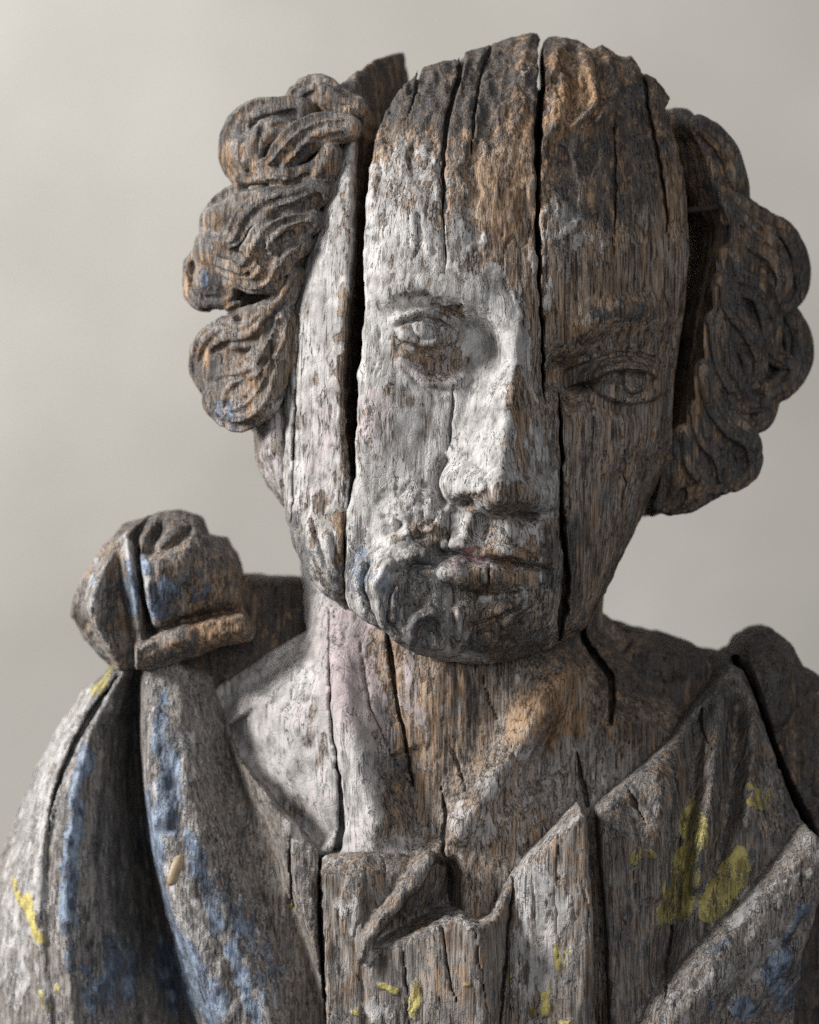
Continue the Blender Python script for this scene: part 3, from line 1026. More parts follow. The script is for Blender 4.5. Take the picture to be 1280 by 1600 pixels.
    return emit(res, 'face', splits=splits, label="front block of the head with the carved face, split down the forehead")


face_parts = build_face()
face = face_parts[0]
# ================================================================ temple plank (left of the wide split)
def build_temple():
    vol = Vol(420, 690, 6, 990, -640, -10, 3.0, 4.5)
    U, V = vol.U, vol.V
    top = np.vstack([pc([q[:2]], q[2]) for q in [(514, 150, -190), (530, 130, -200), (556, 114, -240), (590, 92, -340), (612, 84, -400), (630, 80, -450), (637, 112, -460)]])
    TP = pc([(655, 300), (655, 700), (600, 900), (560, 958), (538, 952), (505, 930), (475, 890),
             (455, 840), (442, 795), (440, 740), (446, 660), (441, 600), (446, 540), (458, 480), (477, 400), (500, 330), (522, 262), (538, 200), (520, 175)], -80)
    TP = np.vstack([top, TP])
    wu, wv = warp(U, V, 3, 14, 61)
    sd = sdpoly(wu, wv, TP)
    F = head_base(U, V) - 14
    F += interp(V, [(0, -150), (60, -140), (100, -120), (150, -95), (200, -62), (300, -25), (400, -5), (700, 0), (860, 10), (930, -10), (970, -60)], 10)
    # wall of the split: falls back to the right
    xw = interp(V, [(0, 560), (90, 556), (150, 553), (250, 549), (370, 548), (430, 545), (500, 538), (600, 533), (680, 538), (745, 544), (800, 541), (850, 534), (900, 536), (960, 540)], 6)
    xw = xw + (fbm2(U * 0, V / 16, 66, 3) - 0.5) * 7
    F -= np.maximum(0, U - xw) * interp(V, [(0, 3.3), (170, 3.3), (260, 8), (330, 13), (980, 13)])
    F += rim(np.minimum(0, U - xw), 10.0, 7.0)
    F += rim(np.minimum(sd, 0), 30.0, 34.0)
    # whisker strokes at the jaw
    F += dome(U, V, 500, 880, 70, 70, 12, 0, 0.8)
    for pts in ([(452, 820), (462, 860), (490, 905), (530, 945)], [(480, 810), (486, 850), (505, 895), (536, 930)], [(508, 830), (512, 870), (530, 905)]):
        F += ridge(U, V, pts, 9, 8, 8) + ridge(U, V, np.array(pts) + (11, -3), -6, 4, 4)
    # top: broken end grain
    F += (fbm2(U / 16, V / 20, 71, 3) - 0.5) * 22 * sst(220, 150, V)
    F += bump(U, V, 535, 150, 22, 16, 20)
    vol.relief(F.astype(np.float32), -620.0, sd.astype(np.float32))
    for i, (pts, w, dep) in enumerate([([(466, 470), (460, 560), (458, 650), (455, 715)], [0.8, 2.2, 2.5, 2.5], 22), ([(456, 660), (455, 716)], [3.4, 3.4], 26), ([(455, 715), (454, 780), (450, 830)], [2, 2, 0.6], 14)]):
        c = crackw(U, V, np.array(pts, float), w, 0, 1.6, 80 + i).astype(np.float32)
        cut = np.maximum(c[:, :, None], ((F - dep)[:, :, None] - vol.d[None, None, :]) * 0.25)
        vol.f = np.maximum(vol.f, -cut.astype(np.float32))

    def paint(L, u, v, d, n):
        p = L['paint']; p[:] = 0.76 - 0.3 * sst(230, 190, v)
        wall = sst(0, 8, u - interp(v, [(60, 560), (150, 557), (250, 552), (370, 551), (430, 547), (500, 541), (600, 536), (680, 541), (745, 547), (960, 545)]))
        p *= (1 - wall)
        dab(p, u, v, 535, 150, 50, 40, 0.25)
        dab(p, u, v, 528, 845, 12, 46, 0.2)
        dab(p, u, v, 505, 790, 8, 22, 0.35)
        dab(p, u, v, 487, 835, 7, 22, 0.3)
        stroke(p, u, v, [(544, 440), (538, 560), (538, 680), (545, 740)], 7, 0.25)
        q = L['dirt_shade']; q[:] = 0.05 + 0.5 * wall * sst(130, 80, v)
        dab(q, u, v, 560, 110, 90, 40, 0.6)
        stroke(q, u, v, [(448, 815), (465, 860), (495, 905), (535, 940)], 20, 0.66)
        dab(q, u, v, 510, 890, 30, 50, 0.52)
        g = L['warm']; g[:] = 0.35 + 0.15 * wall
        dab(g, u, v, 530, 845, 14, 60, 0.9)
        dab(g, u, v, 540, 155, 22, 16, 0.8)
        k = L['pink']; k[:] = 0.2
        dab(k, u, v, 505, 690, 30, 120, 0.5, 0, 0.2)
        L['red'][:] = -1
    return emit(finish(vol, 'temple_plank', paint, amp=0.6), 'temple_plank', label="white-painted temple and cheek plank beside the widest crack")[0]


# ================================================================ hair blocks
def hair_paint(seed):
    def paint(L, u, v, d, n):
        b = vn3(u / 55, v / 55, d / 55, seed)
        c = vn3(u / 26, v / 26, d / 26, seed + 4)
        L['paint'][:] = 0.16 + 0.42 * (c - 0.4)
        L['dirt_shade'][:] = 0.30 + 0.5 * (b - 0.45)
        L['warm'][:] = 0.45 + 0.7 * (vn3(u / 40, v / 40, d / 40, seed + 9) - 0.5)
        L['grey'][:] = 0.42
        L['blue'][:] = -0.15 + 0.35 * (c - 0.5)
        up = sst(0.15, 0.6, -n[:, 1])
        L['grey'][:] += 0.35 * up
        L['dirt_shade'][:] += 0.12 * up
        L['warm'][:] -= 0.25 * up
        L['pink'][:] = 0.2
        L['red'][:] = -1
        L['yellow'][:] = -1
    return paint


HAIR_CUTS_L = [
    ([(368, 292), (425, 287), (452, 290), (500, 268)], 12, 5), ([(318, 474), (350, 488), (388, 472), (445, 460)], 10, 5)]


def build_hair_left():
    vol = Vol(270, 600, 90, 820, -440, -70, 3.0, 3.5)
    U, V = vol.U, vol.V
    HL = pc([(560, 150), (515, 152), (490, 140), (455, 160), (410, 182), (382, 205), (374, 260), (392, 292), (360, 325), (335, 360), (315, 410), (315, 450), (345, 478),
             (350, 500), (325, 540), (318, 600), (340, 645), (375, 660), (392, 672), (396, 715), (412, 745), (438, 792), (470, 800), (490, 600), (510, 400), (560, 220)], -190)
    sd = sdpoly(*((*warp(U, V, 4, 22, 90),)), HL)
    F = -158 + head_base(U, V) * 0.25 - 0.35 * np.maximum(0, 400 - U) + interp(V, [(90, -60), (200, -10), (400, 10), (600, 5), (700, 25), (800, 30)], 20)
    F += rim(np.minimum(sd, 0), 75.0, 90.0)
    F += ridge(U, V, [(428, 620), (418, 670), (425, 720), (440, 780)], 22, 20, 20) + bump(U, V, 402, 705, 16, 22, 14)
    vol.relief(F.astype(np.float32), -420.0, sd.astype(np.float32))
    locks = [
        ([(558, 168, -165), (525, 158, -175), (497, 140, -190), (468, 150, -205), (452, 178, -205)], 23, 3),
        ([(545, 200, -120), (512, 200, -128), (478, 212, -135), (448, 238, -140), (425, 262, -150), (402, 262, -165)], 25, 4),
        ([(470, 172, -180), (436, 176, -190), (402, 182, -200), (376, 205, -205), (366, 240, -200), (378, 272, -190), (404, 278, -175)], 25, 3),
        ([(455, 200, -165), (425, 203, -168), (402, 222, -165), (400, 246, -160)], 19, 2),
        ([(518, 240, -125), (500, 272, -125), (470, 284, -130), (432, 283, -145), (398, 290, -165)], 22, 3),
        ([(500, 298, -118), (462, 312, -120), (425, 322, -128), (390, 345, -140), (372, 372, -150), (350, 384, -165)], 27, 4),
        ([(400, 302, -175), (366, 316, -190), (341, 340, -200), (331, 372, -200), (318, 394, -200)], 24, 3),
        ([(488, 345, -112), (452, 352, -110), (424, 368, -112), (404, 396, -118), (384, 418, -130), (352, 410, -150), (326, 398, -170)], 26, 4),
        ([(470, 380, -112), (442, 392, -112), (424, 418, -118), (400, 440, -125), (372, 436, -138)], 24, 4),
        ([(318, 396, -190), (304, 422, -198), (306, 452, -195), (330, 468, -185), (356, 462, -172), (366, 442, -160)], 20, 2),
        ([(462, 430, -128), (446, 458, -130), (424, 480, -138), (402, 492, -150), (372, 486, -165), (350, 500, -175)], 20, 3),
        ([(420, 490, -140), (392, 518, -145), (358, 522, -158), (328, 540, -175), (315, 572, -185), (322, 602, -180)], 26, 4),
        ([(445, 500, -135), (430, 540, -132), (408, 572, -138), (374, 586, -148), (345, 590, -162)], 25, 4),
        ([(436, 560, -135), (424, 600, -135), (400, 632, -142), (370, 648, -155), (342, 632, -172), (326, 602, -185)], 25, 4),
        ([(395, 600, -140), (368, 612, -145), (352, 634, -158)], 18, 2),
    ]
    for i, (c, r, s) in enumerate(locks):
        vol.lock(c, r * 1.1, s, 3.5, seed=i)
    for a, b, r in (((392, 238, -215), (495, 215, -205), 42), ((345, 395, -222), (455, 350, -200), 46), ((330, 435, -215), (360, 440, -210), 30), ((435, 425, -180), (460, 400, -180), 36),
                    ((355, 580, -222), (425, 545, -200), 46), ((350, 625, -205), (380, 620, -200), 34), ((470, 160, -220), (530, 165, -200), 26), ((345, 345, -215), (400, 320, -200), 30)):
        q = np.array([a, b], float); kk = (CAMD - q[:, 2]) / CAMD
        q[:, 0] = CX + (q[:, 0] - CX) * kk; q[:, 1] = CY + (q[:, 1] - CY) * kk
        vol.capsules(q, np.array([r, r], float), 6)
    for x, y, z, r in ((336, 452, -158, 25), (398, 256, -132, 15), (452, 262, -112, 13), (412, 402, -92, 14), (382, 560, -112, 15), (350, 612, -138, 16), (428, 330, -98, 10)):
        kk = (CAMD - z) / CAMD
        q = np.array([[CX + (x - CX) * kk - 5, CY + (y - CY) * kk, z], [CX + (x - CX) * kk + 5, CY + (y - CY) * kk + 6, z - 10]])
        vol.carve(q, np.array([r, r * 0.8]), 4)
    G = 0
    for pts, h, w in HAIR_CUTS_L:
        G = G + ridge(U, V, pc(pts, -150), h, w, w, 0.2)
    vol.f += G[:, :, None].astype(np.float32)
    base = hair_paint(40)

    def paint(L, u, v, d, n):
        base(L, u, v, d, n)
        p = L['paint']
        dab(p, u, v, 425, 710, 30, 90, 0.72)
        dab(p, u, v, 352, 645, 26, 22, 0.6)
        L['pink'][:] = np.where(v > 600, 0.5, 0.2)
        dab(L['dirt_shade'], u, v, 425, 700, 30, 90, 0.2)
        dab(L['blue'], u, v, 340, 640, 22, 20, 0.5)
        dab(L['blue'], u, v, 310, 420, 14, 30, 0.45)
        dab(L['dirt_shade'], u, v, 335, 455, 30, 24, 0.72)
        dab(L['warm'], u, v, 470, 230, 60, 40, 0.75)
        dab(L['warm'], u, v, 345, 400, 60, 26, 0.75)
        dab(L['dirt_shade'], u, v, 400, 320, 80, 30, 0.5)
        dab(L['dirt_shade'], u, v, 480, 150, 40, 30, 0.6)
    return emit(finish(vol, 'hair', paint, amp=1.6, fis=0.9), 'hair', label="carved curls on the lit side, bare brown and grey wood")[0]


def build_hair_right():
    vol = Vol(1000, 1310, 120, 850, -600, -70, 3.0, 3.5)
    U, V = vol.U, vol.V
    HR = pc([(1040, 150), (1062, 156), (1086, 162), (1115, 187), (1146, 228), (1162, 275), (1178, 328), (1204, 354), (1232, 385), (1240, 440), (1224, 490), (1236, 535), (1240, 575),
             (1214, 632), (1178, 668), (1168, 700), (1164, 740), (1130, 778), (1075, 792), (1022, 806), (1030, 760), (1045, 700), (1040, 400)], -220)
    sd = sdpoly(*((*warp(U, V, 4, 22, 190),)), HR)
    xe = interp(V, [(130, 1062), (165, 1066), (200, 1092), (290, 1116), (330, 1136), (390, 1134), (440, 1122), (530, 1108), (600, 1098), (650, 1090), (690, 1060), (800, 1000)], 6)
    xe = CX + (xe - CX) * 1.034 + 5 + (fbm2(U * 0, V / 22, 199, 2) - 0.5) * 8
    F = -170 - np.maximum(0, U - xe - 12) * 1.0 + interp(V, [(130, -90), (200, -40), (330, 0), (600, 5), (700, -30), (800, -60)], 14)
    F -= np.maximum(0, xe - U) * 3.2
    F += rim(np.minimum(U * 0 - np.abs(U - xe), 0), 8.0, 6.0)
    F += rim(np.minimum(sd, 0), 50.0, 55.0)
    vol.relief(F.astype(np.float32), -580.0, sd.astype(np.float32))
    wallx = (xe - 26)[:, :, None] - U[:, :, None] - 0.05 * (-230 - vol.d)[None, None, :]
    vol.f = np.maximum(vol.f, np.where(V[:, :, None] < 700, wallx, -99).astype(np.float32))
    locks = [
        ([(1092, 196, -215), (1126, 232, -225), (1148, 285, -232), (1160, 335, -230)], 22, 3),
        ([(1150, 320, -215), (1188, 352, -218), (1222, 374, -225), (1240, 412, -230), (1243, 452, -228), (1226, 480, -220)], 25, 3),
        ([(1144, 340, -195), (1172, 372, -195), (1204, 400, -200), (1218, 440, -205), (1205, 470, -205)], 24, 4),
        ([(1138, 400, -175), (1150, 440, -178), (1182, 462, -185), (1198, 500, -190), (1205, 545, -195), (1236, 572, -215)], 24, 4),
        ([(1130, 440, -170), (1138, 480, -172), (1160, 515, -178), (1178, 556, -182), (1176, 590, -185), (1152, 600, -180)], 22, 3),
        ([(1226, 486, -235), (1244, 520, -238), (1246, 562, -235), (1226, 598, -222), (1196, 612, -205), (1174, 596, -195)], 22, 3),
        ([(1118, 500, -170), (1124, 545, -172), (1138, 590, -178), (1165, 625, -190), (1200, 632, -205)], 22, 4),
        ([(1204, 610, -220), (1192, 645, -222), (1165, 662, -215), (1140, 648, -200)], 19, 3),
        ([(1104, 580, -175), (1112, 625, -178), (1136, 668, -188), (1165, 694, -205), (1170, 730, -215), (1148, 756, -215)], 24, 4),
        ([(1092, 640, -180), (1100, 685, -185), (1124, 722, -195), (1130, 752, -205), (1106, 772, -210)], 22, 4),
        ([(1070, 680, -190), (1078, 725, -195), (1096, 755, -205), (1078, 782, -215), (1046, 794, -225)], 22, 3),
        ([(1058, 710, -205), (1056, 750, -212), (1034, 790, -225)], 22, 3),
    ]
    for i, (c, r, s) in enumerate(locks):
        vol.lock(c, r * 1.12, s, 3.5, seed=i + 30)
    for x, y, z, r in ((1205, 430, -180, 15), (1165, 560, -158, 15), (1215, 570, -190, 12), (1120, 700, -165, 14), (1165, 640, -180, 12), (1175, 480, -165, 11)):
        kk = (CAMD - z) / CAMD
        q = np.array([[CX + (x - CX) * kk - 4, CY + (y - CY) * kk - 6, z], [CX + (x - CX) * kk + 4, CY + (y - CY) * kk + 8, z - 10]])
        vol.carve(q, np.array([r, r * 0.8]), 4)
    base = hair_paint(60)

    def paint(L, u, v, d, n):
        base(L, u, v, d, n)
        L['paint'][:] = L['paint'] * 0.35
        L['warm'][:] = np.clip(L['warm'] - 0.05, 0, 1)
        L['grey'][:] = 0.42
        L['dirt_shade'][:] += 0.20  # curls on the shaded side darkened in the colour
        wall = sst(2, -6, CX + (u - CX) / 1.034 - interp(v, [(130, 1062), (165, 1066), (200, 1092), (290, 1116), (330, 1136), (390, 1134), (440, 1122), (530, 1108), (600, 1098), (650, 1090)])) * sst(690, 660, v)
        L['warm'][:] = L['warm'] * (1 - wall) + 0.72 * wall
        L['dirt_shade'][:] *= (1 - 0.7 * wall)
        L['blue'][:] = -1
        dab(L['warm'], u, v, 1200, 370, 50, 40, 0.8)
        dab(L['warm'], u, v, 1130, 240, 40, 60, 0.7)
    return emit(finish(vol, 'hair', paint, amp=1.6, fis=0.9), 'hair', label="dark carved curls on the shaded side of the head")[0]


# ================================================================ neck and chest
def build_neck():
    vol = Vol(300, 1100, 800, 1700, -400, 60, 3.2, 4.0)
    U, V = vol.U, vol.V
    NK = [(452, 800), (464, 880), (470, 930), (472, 965), (478, 992), (440, 1012), (385, 1048), (335, 1080), (318, 1100), (340, 1150), (378, 1225), (430, 1290), (500, 1370), (515, 1690), (1000, 1690), (1090, 1300), (1090, 1080), (1000, 1010), (950, 962), (960, 800)]
    sd = sdpoly(*((*warp(U, V, 2, 24, 290),)), pc(NK, -170))
    xc = 716 + 0 * V
    hw = interp(V, [(800, 262), (960, 250), (1010, 256), (1060, 300), (1150, 420), (1560, 460)], 20)
    u = np.clip((U - xc) / hw, -0.99, 0.99)
    neck = 235 * (np.sqrt(1 - u * u) - 1) - 105
    u2 = np.clip((U - 710) / 440, -0.99, 0.99)
    torso = 290 * (np.sqrt(1 - u2 * u2) - 1) + interp(V, [(900, -420), (960, -320), (1020, -235), (1080, -180), (1150, -140), (1250, -95), (1350, -62), (1560, -30)], 20)
    F = smax(neck, torso, 50.0)
    F = F + interp(V, [(800, -60), (1000, -10), (1060, 0), (1560, 0)], 10)
    # tendons, pit of the throat and collarbones
    F += ridge(U, V, [(500, 930), (520, 1050), (548, 1180), (585, 1290), (612, 1330)], 34, 40, 30)
    F += ridge(U, V, [(905, 1030), (860, 1110), (805, 1190), (745, 1265), (695, 1325)], 38, 26, 34)
    F += ridge(U, V, [(620, 1180), (655, 1270), (680, 1330)], -30, 34, 34)
    F += bump(U, V, 690, 1090, 50, 90, 14) + bump(U, V, 860, 1220, 80, 60, -26)
    F += ridge(U, V, [(360, 1120), (430, 1150), (500, 1210), (560, 1290)], -8, 30, 30)
    F += ridge(U, V, [(345, 1090), (420, 1120), (490, 1165)], 10, 20, 20)
    F += ridge(U, V, [(1040, 1120), (960, 1160), (880, 1230), (760, 1320)], 12, 24, 24)
    F += bump(U, V, 935, 1010, 30, 50, -40) + ridge(U, V, [(340, 1150), (400, 1230), (450, 1290), (500, 1340)], -70, 46, 46, 0.05) - 130 * sst(1338, 1388, V) * sst(728, 696, U)
    F += (fbm2(U / 45, V / 70, 301, 3) - 0.5) * 14
    vol.relief(F.astype(np.float32), -385.0, sd.astype(np.float32))
    for i, (pts, w, dep) in enumerate([
            ([(512, 960), (512, 1050), (516, 1130), (528, 1230), (532, 1285), (526, 1335), (500, 1400)], [1.2, 2, 2.6, 3, 5, 7, 12], 70),
            ([(604, 985), (612, 1040), (620, 1100), (634, 1170), (646, 1235), (652, 1250)], [4, 4.5, 3.5, 3.5, 4, 1], 50),
            ([(688, 1230), (698, 1280), (692, 1330), (697, 1345)], [0.8, 2.4, 3.4, 3], 25),
            ([(560, 1000), (575, 1100), (612, 1190), (645, 1240)], [0.6, 1.8, 2, 1], 12),
            ([(922, 960), (928, 1010), (955, 1050), (968, 1075), (964, 1140)], [8, 7, 6, 6, 3], 90),
            ([(908, 1185), (914, 1215), (925, 1270)], [2, 4, 5], 40),
            ([(700, 1160), (722, 1215), (730, 1250)], [0.6, 2, 0.6], 12),
            ([(755, 1050), (762, 1090), (780, 1130)], [0.6, 1.8, 0.6], 10),
            ([(800, 1160), (812, 1210), (820, 1260)], [0.6, 1.6, 0.6], 10),
            ([(445, 1040), (452, 1100), (425, 1130)], [0.5, 1.5, 0.6], 8)]):
        c = crackw(U, V, cr(pts, 3), list(np.interp(np.linspace(0, 1, 12), np.linspace(0, 1, len(w)), w)), 0, 2.0, 310 + i).astype(np.float32)
        m = np.nonzero(c.min(1) < 8)[0]
        i0, i1 = m[0], m[-1] + 1
        cut = np.maximum(c[i0:i1][:, :, None], ((F - dep)[i0:i1][:, :, None] - vol.d[None, None, :]) * 0.25)
        vol.f[i0:i1] = np.maximum(vol.f[i0:i1], -cut.astype(np.float32))

    def paint(L, u, v, d, n):
        p = L['paint']; p[:] = 1.0 - 0.6 * sst(560, 660, u - (v - 1000) * 0.12)  # lit neck side whitened, jaw-shaded side left browner in the colour
        dab(p, u, v, 620, 1080, 40, 120, 0.30, -8)
        dab(p, u, v, 585, 1120, 20, 120, 0.72, -12)
        dab(p, u, v, 650, 1080, 26, 60, 0.66)
        dab(p, u, v, 730, 1100, 60, 120, 0.22)
        dab(p, u, v, 860, 1130, 60, 100, 0.02, 30)
        dab(p, u, v, 790, 1215, 22, 80, 0.72, 38)  # lit strip along the tendon painted into the colour
        dab(p, u, v, 745, 1290, 50, 40, 0.62)
        dab(p, u, v, 880, 1250, 90, 60, 0.5)
        dab(p, u, v, 630, 1260, 40, 50, 0.42)
        dab(p, u, v, 490, 1160, 14, 60, 0.55)
        dab(p, u, v, 450, 1290, 40, 40, 0.6)
        dab(p, u, v, 1000, 1100, 80, 90, 0.2)
        g = L['warm']; g[:] = 0.4
        dab(g, u, v, 640, 1110, 60, 140, 0.66, -8)
        dab(g, u, v, 870, 1120, 50, 110, 0.92, 35)
        dab(g, u, v, 1000, 1080, 80, 100, 0.4)
        q = L['dirt_shade']; q[:] = 0.0
        dab(q, u, v, 610, 1240, 50, 70, 0.42, -20)  # shade of the valley beside the tendon put into the colour
        dab(q, u, v, 450, 1290, 40, 40, 0.4)  # shading of the hollow behind the collarbone, painted in
        dab(q, u, v, 900, 1000, 60, 50, 0.55)
        dab(q, u, v, 1010, 1060, 80, 80, 0.5)
        k = L['pink']; k[:] = 0.34
        dab(k, u, v, 560, 1030, 60, 110, 0.95)
        dab(k, u, v, 650, 1080, 40, 60, 0.85)
        L['grey'][:] = 0.3
        dab(L['grey'], u, v, 920, 1220, 120, 60, 0.75)
        L['red'][:] = -1; L['blue'][:] = -1; L['yellow'][:] = -1
    return emit(finish(vol, 'neck', paint, amp=0.8, fis=0.8), 'neck', label="cracked neck and upper chest, pinkish white on one side, bare brown on the other")[0]


def build_core():  # added block behind the face, stops light leaking into the splits
    vol = Vol(540, 1130, 150, 1010, -600, -300, 6.0, 6.0)
    U, V = vol.U, vol.V
    sd = sdpoly(*((*warp(U, V, 6, 40, 560),)), pc([(645, 190), (1030, 190), (1066, 260), (1066, 520), (1030, 690), (900, 900), (640, 900), (590, 700), (596, 320)], -340))
    F = -335 + rim(np.minimum(sd, 0), 30.0, 30.0) + (fbm2(U / 40, V / 90, 561, 3) - 0.5) * 20
    vol.relief(F.astype(np.float32), -580.0, sd.astype(np.float32))

    def paint(L, u, v, d, n):
        L['paint'][:] = -0.3; L['dirt_shade'][:] = 0.45; L['warm'][:] = 0.4; L['grey'][:] = 0.2
    return emit(finish(vol, 'added_head_core', paint), 'added_head_core', label="inner block added behind the face to keep light out of the splits")[0]


build_core()
build_temple()
build_hair_left()
build_hair_right()
build_neck()
# ================================================================ drapery
def loft(U, V, vs, lines, sm=6):
    """surface through fold lines: lines = [(u at vs, d at vs), ...] from left to right"""
    v1 = V[0]
    lu = np.stack([interp(v1, list(zip(vs, l[0])), sm) for l in lines])   # (nl, nv)
    ld = np.stack([interp(v1, list(zip(vs, l[1])), sm) for l in lines])
    F = np.empty_like(U)
    for j in range(U.shape[1]):
        F[:, j] = np.interp(U[:, j], np.maximum.accumulate(lu[:, j] + np.arange(len(lines)) * 1e-3), ld[:, j])
    return F


def blur2(F, n):
    for _ in range(n):
        G = F.copy()
        G[1:-1] = (F[:-2] + 2 * F[1:-1] + F[2:]) / 4
        F = G.copy()
        F[:, 1:-1] = (G[:, :-2] + 2 * G[:, 1:-1] + G[:, 2:]) / 4
    return F


def cut_cracks(vol, F, cracks, seed):
    for i, (pts, w, dep) in enumerate(cracks):
        c = crackw(vol.U, vol.V, cr(pts, 3), list(np.interp(np.linspace(0, 1, 12), np.linspace(0, 1, len(w)), w)), 0, 2.0, seed + i).astype(np.float32)
        m = np.nonzero(c.min(1) < 8)[0]
        if not len(m):
            continue
        i0, i1 = m[0], m[-1] + 1
        cut = np.maximum(c[i0:i1][:, :, None], ((F - dep)[i0:i1][:, :, None] - vol.d[None, None, :]) * 0.25)
        vol.f[i0:i1] = np.maximum(vol.f[i0:i1], -cut.astype(np.float32))


def build_cloak_left():
    vol = Vol(-110, 560, 1010, 1720, -560, -90, 3.0, 4.0)
    U, V = vol.U, vol.V
    vs = [1020, 1060, 1150, 1250, 1350, 1450, 1600, 1680]
    lines = [
        ([150, 140, 62, 10, -30, -70, -100, -110], [-380, -400, -430, -450, -450, -450, -450, -450]),
        ([158, 150, 80, 30, 0, -20, -20, -20], [-300, -310, -335, -330, -320, -305, -290, -290]),
        ([164, 158, 105, 60, 40, 36, 50, 55], [-280, -285, -285, -268, -250, -238, -228, -225]),
        ([168, 162, 110, 66, 47, 45, 58, 62], [-300, -305, -312, -290, -268, -250, -236, -232]),
        ([172, 168, 118, 94, 85, 82, 92, 98], [-270, -275, -270, -248, -228, -215, -208, -205]),
        ([176, 174, 126, 104, 97, 94, 104, 110], [-272, -278, -285, -265, -246, -234, -228, -225]),
        ([180, 180, 142, 130, 124, 124, 140, 150], [-280, -290, -300, -285, -265, -255, -250, -250]),
        ([186, 190, 180, 184, 192, 208, 240, 255], [-310, -340, -420, -440, -440, -430, -415, -410]),
        ([200, 204, 206, 213, 230, 260, 322, 350], [-262, -250, -228, -208, -190, -175, -160, -155]),
        ([212, 218, 224, 230, 248, 280, 342, 370], [-250, -238, -206, -186, -170, -155, -140, -135]),
        ([245, 245, 250, 262, 284, 318, 384, 412], [-252, -242, -206, -188, -172, -158, -144, -140]),
        ([262, 264, 272, 287, 310, 345, 414, 440], [-252, -242, -200, -178, -160, -146, -132, -128]),
        ([285, 292, 306, 330, 362, 398, 455, 480], [-280, -272, -240, -218, -200, -185, -168, -165]),
        ([315, 325, 350, 388, 424, 458, 502, 520], [-330, -320, -300, -280, -262, -245, -220, -215]),
        ([322, 332, 362, 402, 440, 476, 522, 540], [-300, -290, -275, -258, -240, -228, -210, -205]),
        ([350, 360, 390, 430, 470, 506, 552, 570], [-330, -320, -300, -280, -260, -250, -230, -230])]
    F = blur2(loft(U, V, vs, lines), 2)
    CL = pc([(150, 1058), (112, 1092), (62, 1160), (22, 1240), (0, 1300), (-40, 1400), (-85, 1520), (-85, 1700), (540, 1700), (505, 1560), (470, 1470), (428, 1360), (392, 1270), (362, 1180), (340, 1100), (330, 1060), (260, 1030), (170, 1030)], -230)
    sd = sdpoly(*((*warp(U, V, 4, 24, 390),)), CL)
    F += rim(np.minimum(sd, 0), 20.0, 20.0)
    F += (fbm2(U / 20, V / 32, 391, 3) - 0.5) * 13
    vol.relief(F.astype(np.float32), -540.0, sd.astype(np.float32))
    cut_cracks(vol, F, [([(160, 1070), (118, 1130), (84, 1190), (58, 1260), (44, 1340)], [2, 7, 6, 4, 1], 70),
                        ([(395, 1300), (430, 1390), (470, 1480)], [1.5, 2.5, 1], 25)], 395)

    def paint(L, u, v, d, n):
        p = L['paint']; p[:] = 0.47
        stroke(p, u, v, [(150, 1080), (60, 1190), (10, 1330), (0, 1560)], 40, 0.74)
        stroke(p, u, v, [(225, 1080), (225, 1230), (255, 1370), (330, 1560), (350, 1640)], 26, 0.62)
        stroke(p, u, v, [(272, 1170), (292, 1310), (350, 1450), (420, 1600)], 12, 0.75)
        stroke(p, u, v, [(118, 1170), (94, 1260), (86, 1380), (94, 1560)], 8, 0.8)
        stroke(p, u, v, [(190, 1100), (190, 1300), (230, 1600)], 28, 0.1)
        dab(p, u, v, 350, 1400, 60, 200, 0.5, -20)
        b = L['blue']; b[:] = 0.05
        stroke(b, u, v, [(238, 1110), (245, 1180)], 12, 0.8)
        stroke(b, u, v, [(245, 1190), (258, 1300)], 24, 0.72)
        stroke(b, u, v, [(214, 1270), (232, 1370), (262, 1470), (300, 1560), (330, 1640)], 13, 0.95)
        stroke(b, u, v, [(290, 1320), (318, 1420), (360, 1520), (390, 1600)], 12, 0.92)
        dab(b, u, v, 275, 1570, 60, 70, 0.95, -20)
        stroke(b, u, v, [(330, 1400), (345, 1450), (340, 1480)], 16, 0.62)
        stroke(b, u, v, [(112, 1200), (92, 1260), (86, 1380), (90, 1540)], 10, 0.9)
        stroke(b, u, v, [(80, 1420), (84, 1540)], 12, 0.72)
        dab(b, u, v, 150, 1560, 45, 70, 0.55)
        dab(b, u, v, 205, 1340, 12, 40, 0.6)
        dab(b, u, v, 390, 1500, 36, 90, 0.40, -20)
        y = L['yellow']; y[:] = -0.6
        stroke(y, u, v, [(152, 1062), (118, 1102)], 11, 0.95)
        stroke(y, u, v, [(-10, 1410), (15, 1450), (40, 1490)], 11, 0.95)
        dab(y, u, v, 38, 1590, 10, 18, 0.7)
        dab(y, u, v, 62, 1575, 6, 14, 0.6)
        q = L['dirt_shade']; q[:] = 0.28
        stroke(q, u, v, [(160, 1080), (150, 1300), (190, 1560)], 38, 0.52)  # shade of the deep valley painted into the colour
        stroke(q, u, v, [(310, 1180), (360, 1300), (430, 1480)], 26, 0.45)  # fold side turned from the key darkened in the colour
        stroke(q, u, v, [(100, 1180), (70, 1260), (70, 1350)], 12, 0.5)
        L['warm'][:] = 0.25; L['grey'][:] = 0.9; L['pink'][:] = 0.2
        stroke(L['pink'], u, v, [(215, 1370), (300, 1560)], 8, 0.6)
        L['red'][:] = -0.25
    return emit(finish(vol, 'cloak', paint, amp=1.0, fis=0.7), 'cloak', label="deep cloak folds with blue paint hanging from the knotted shoulder")[0]


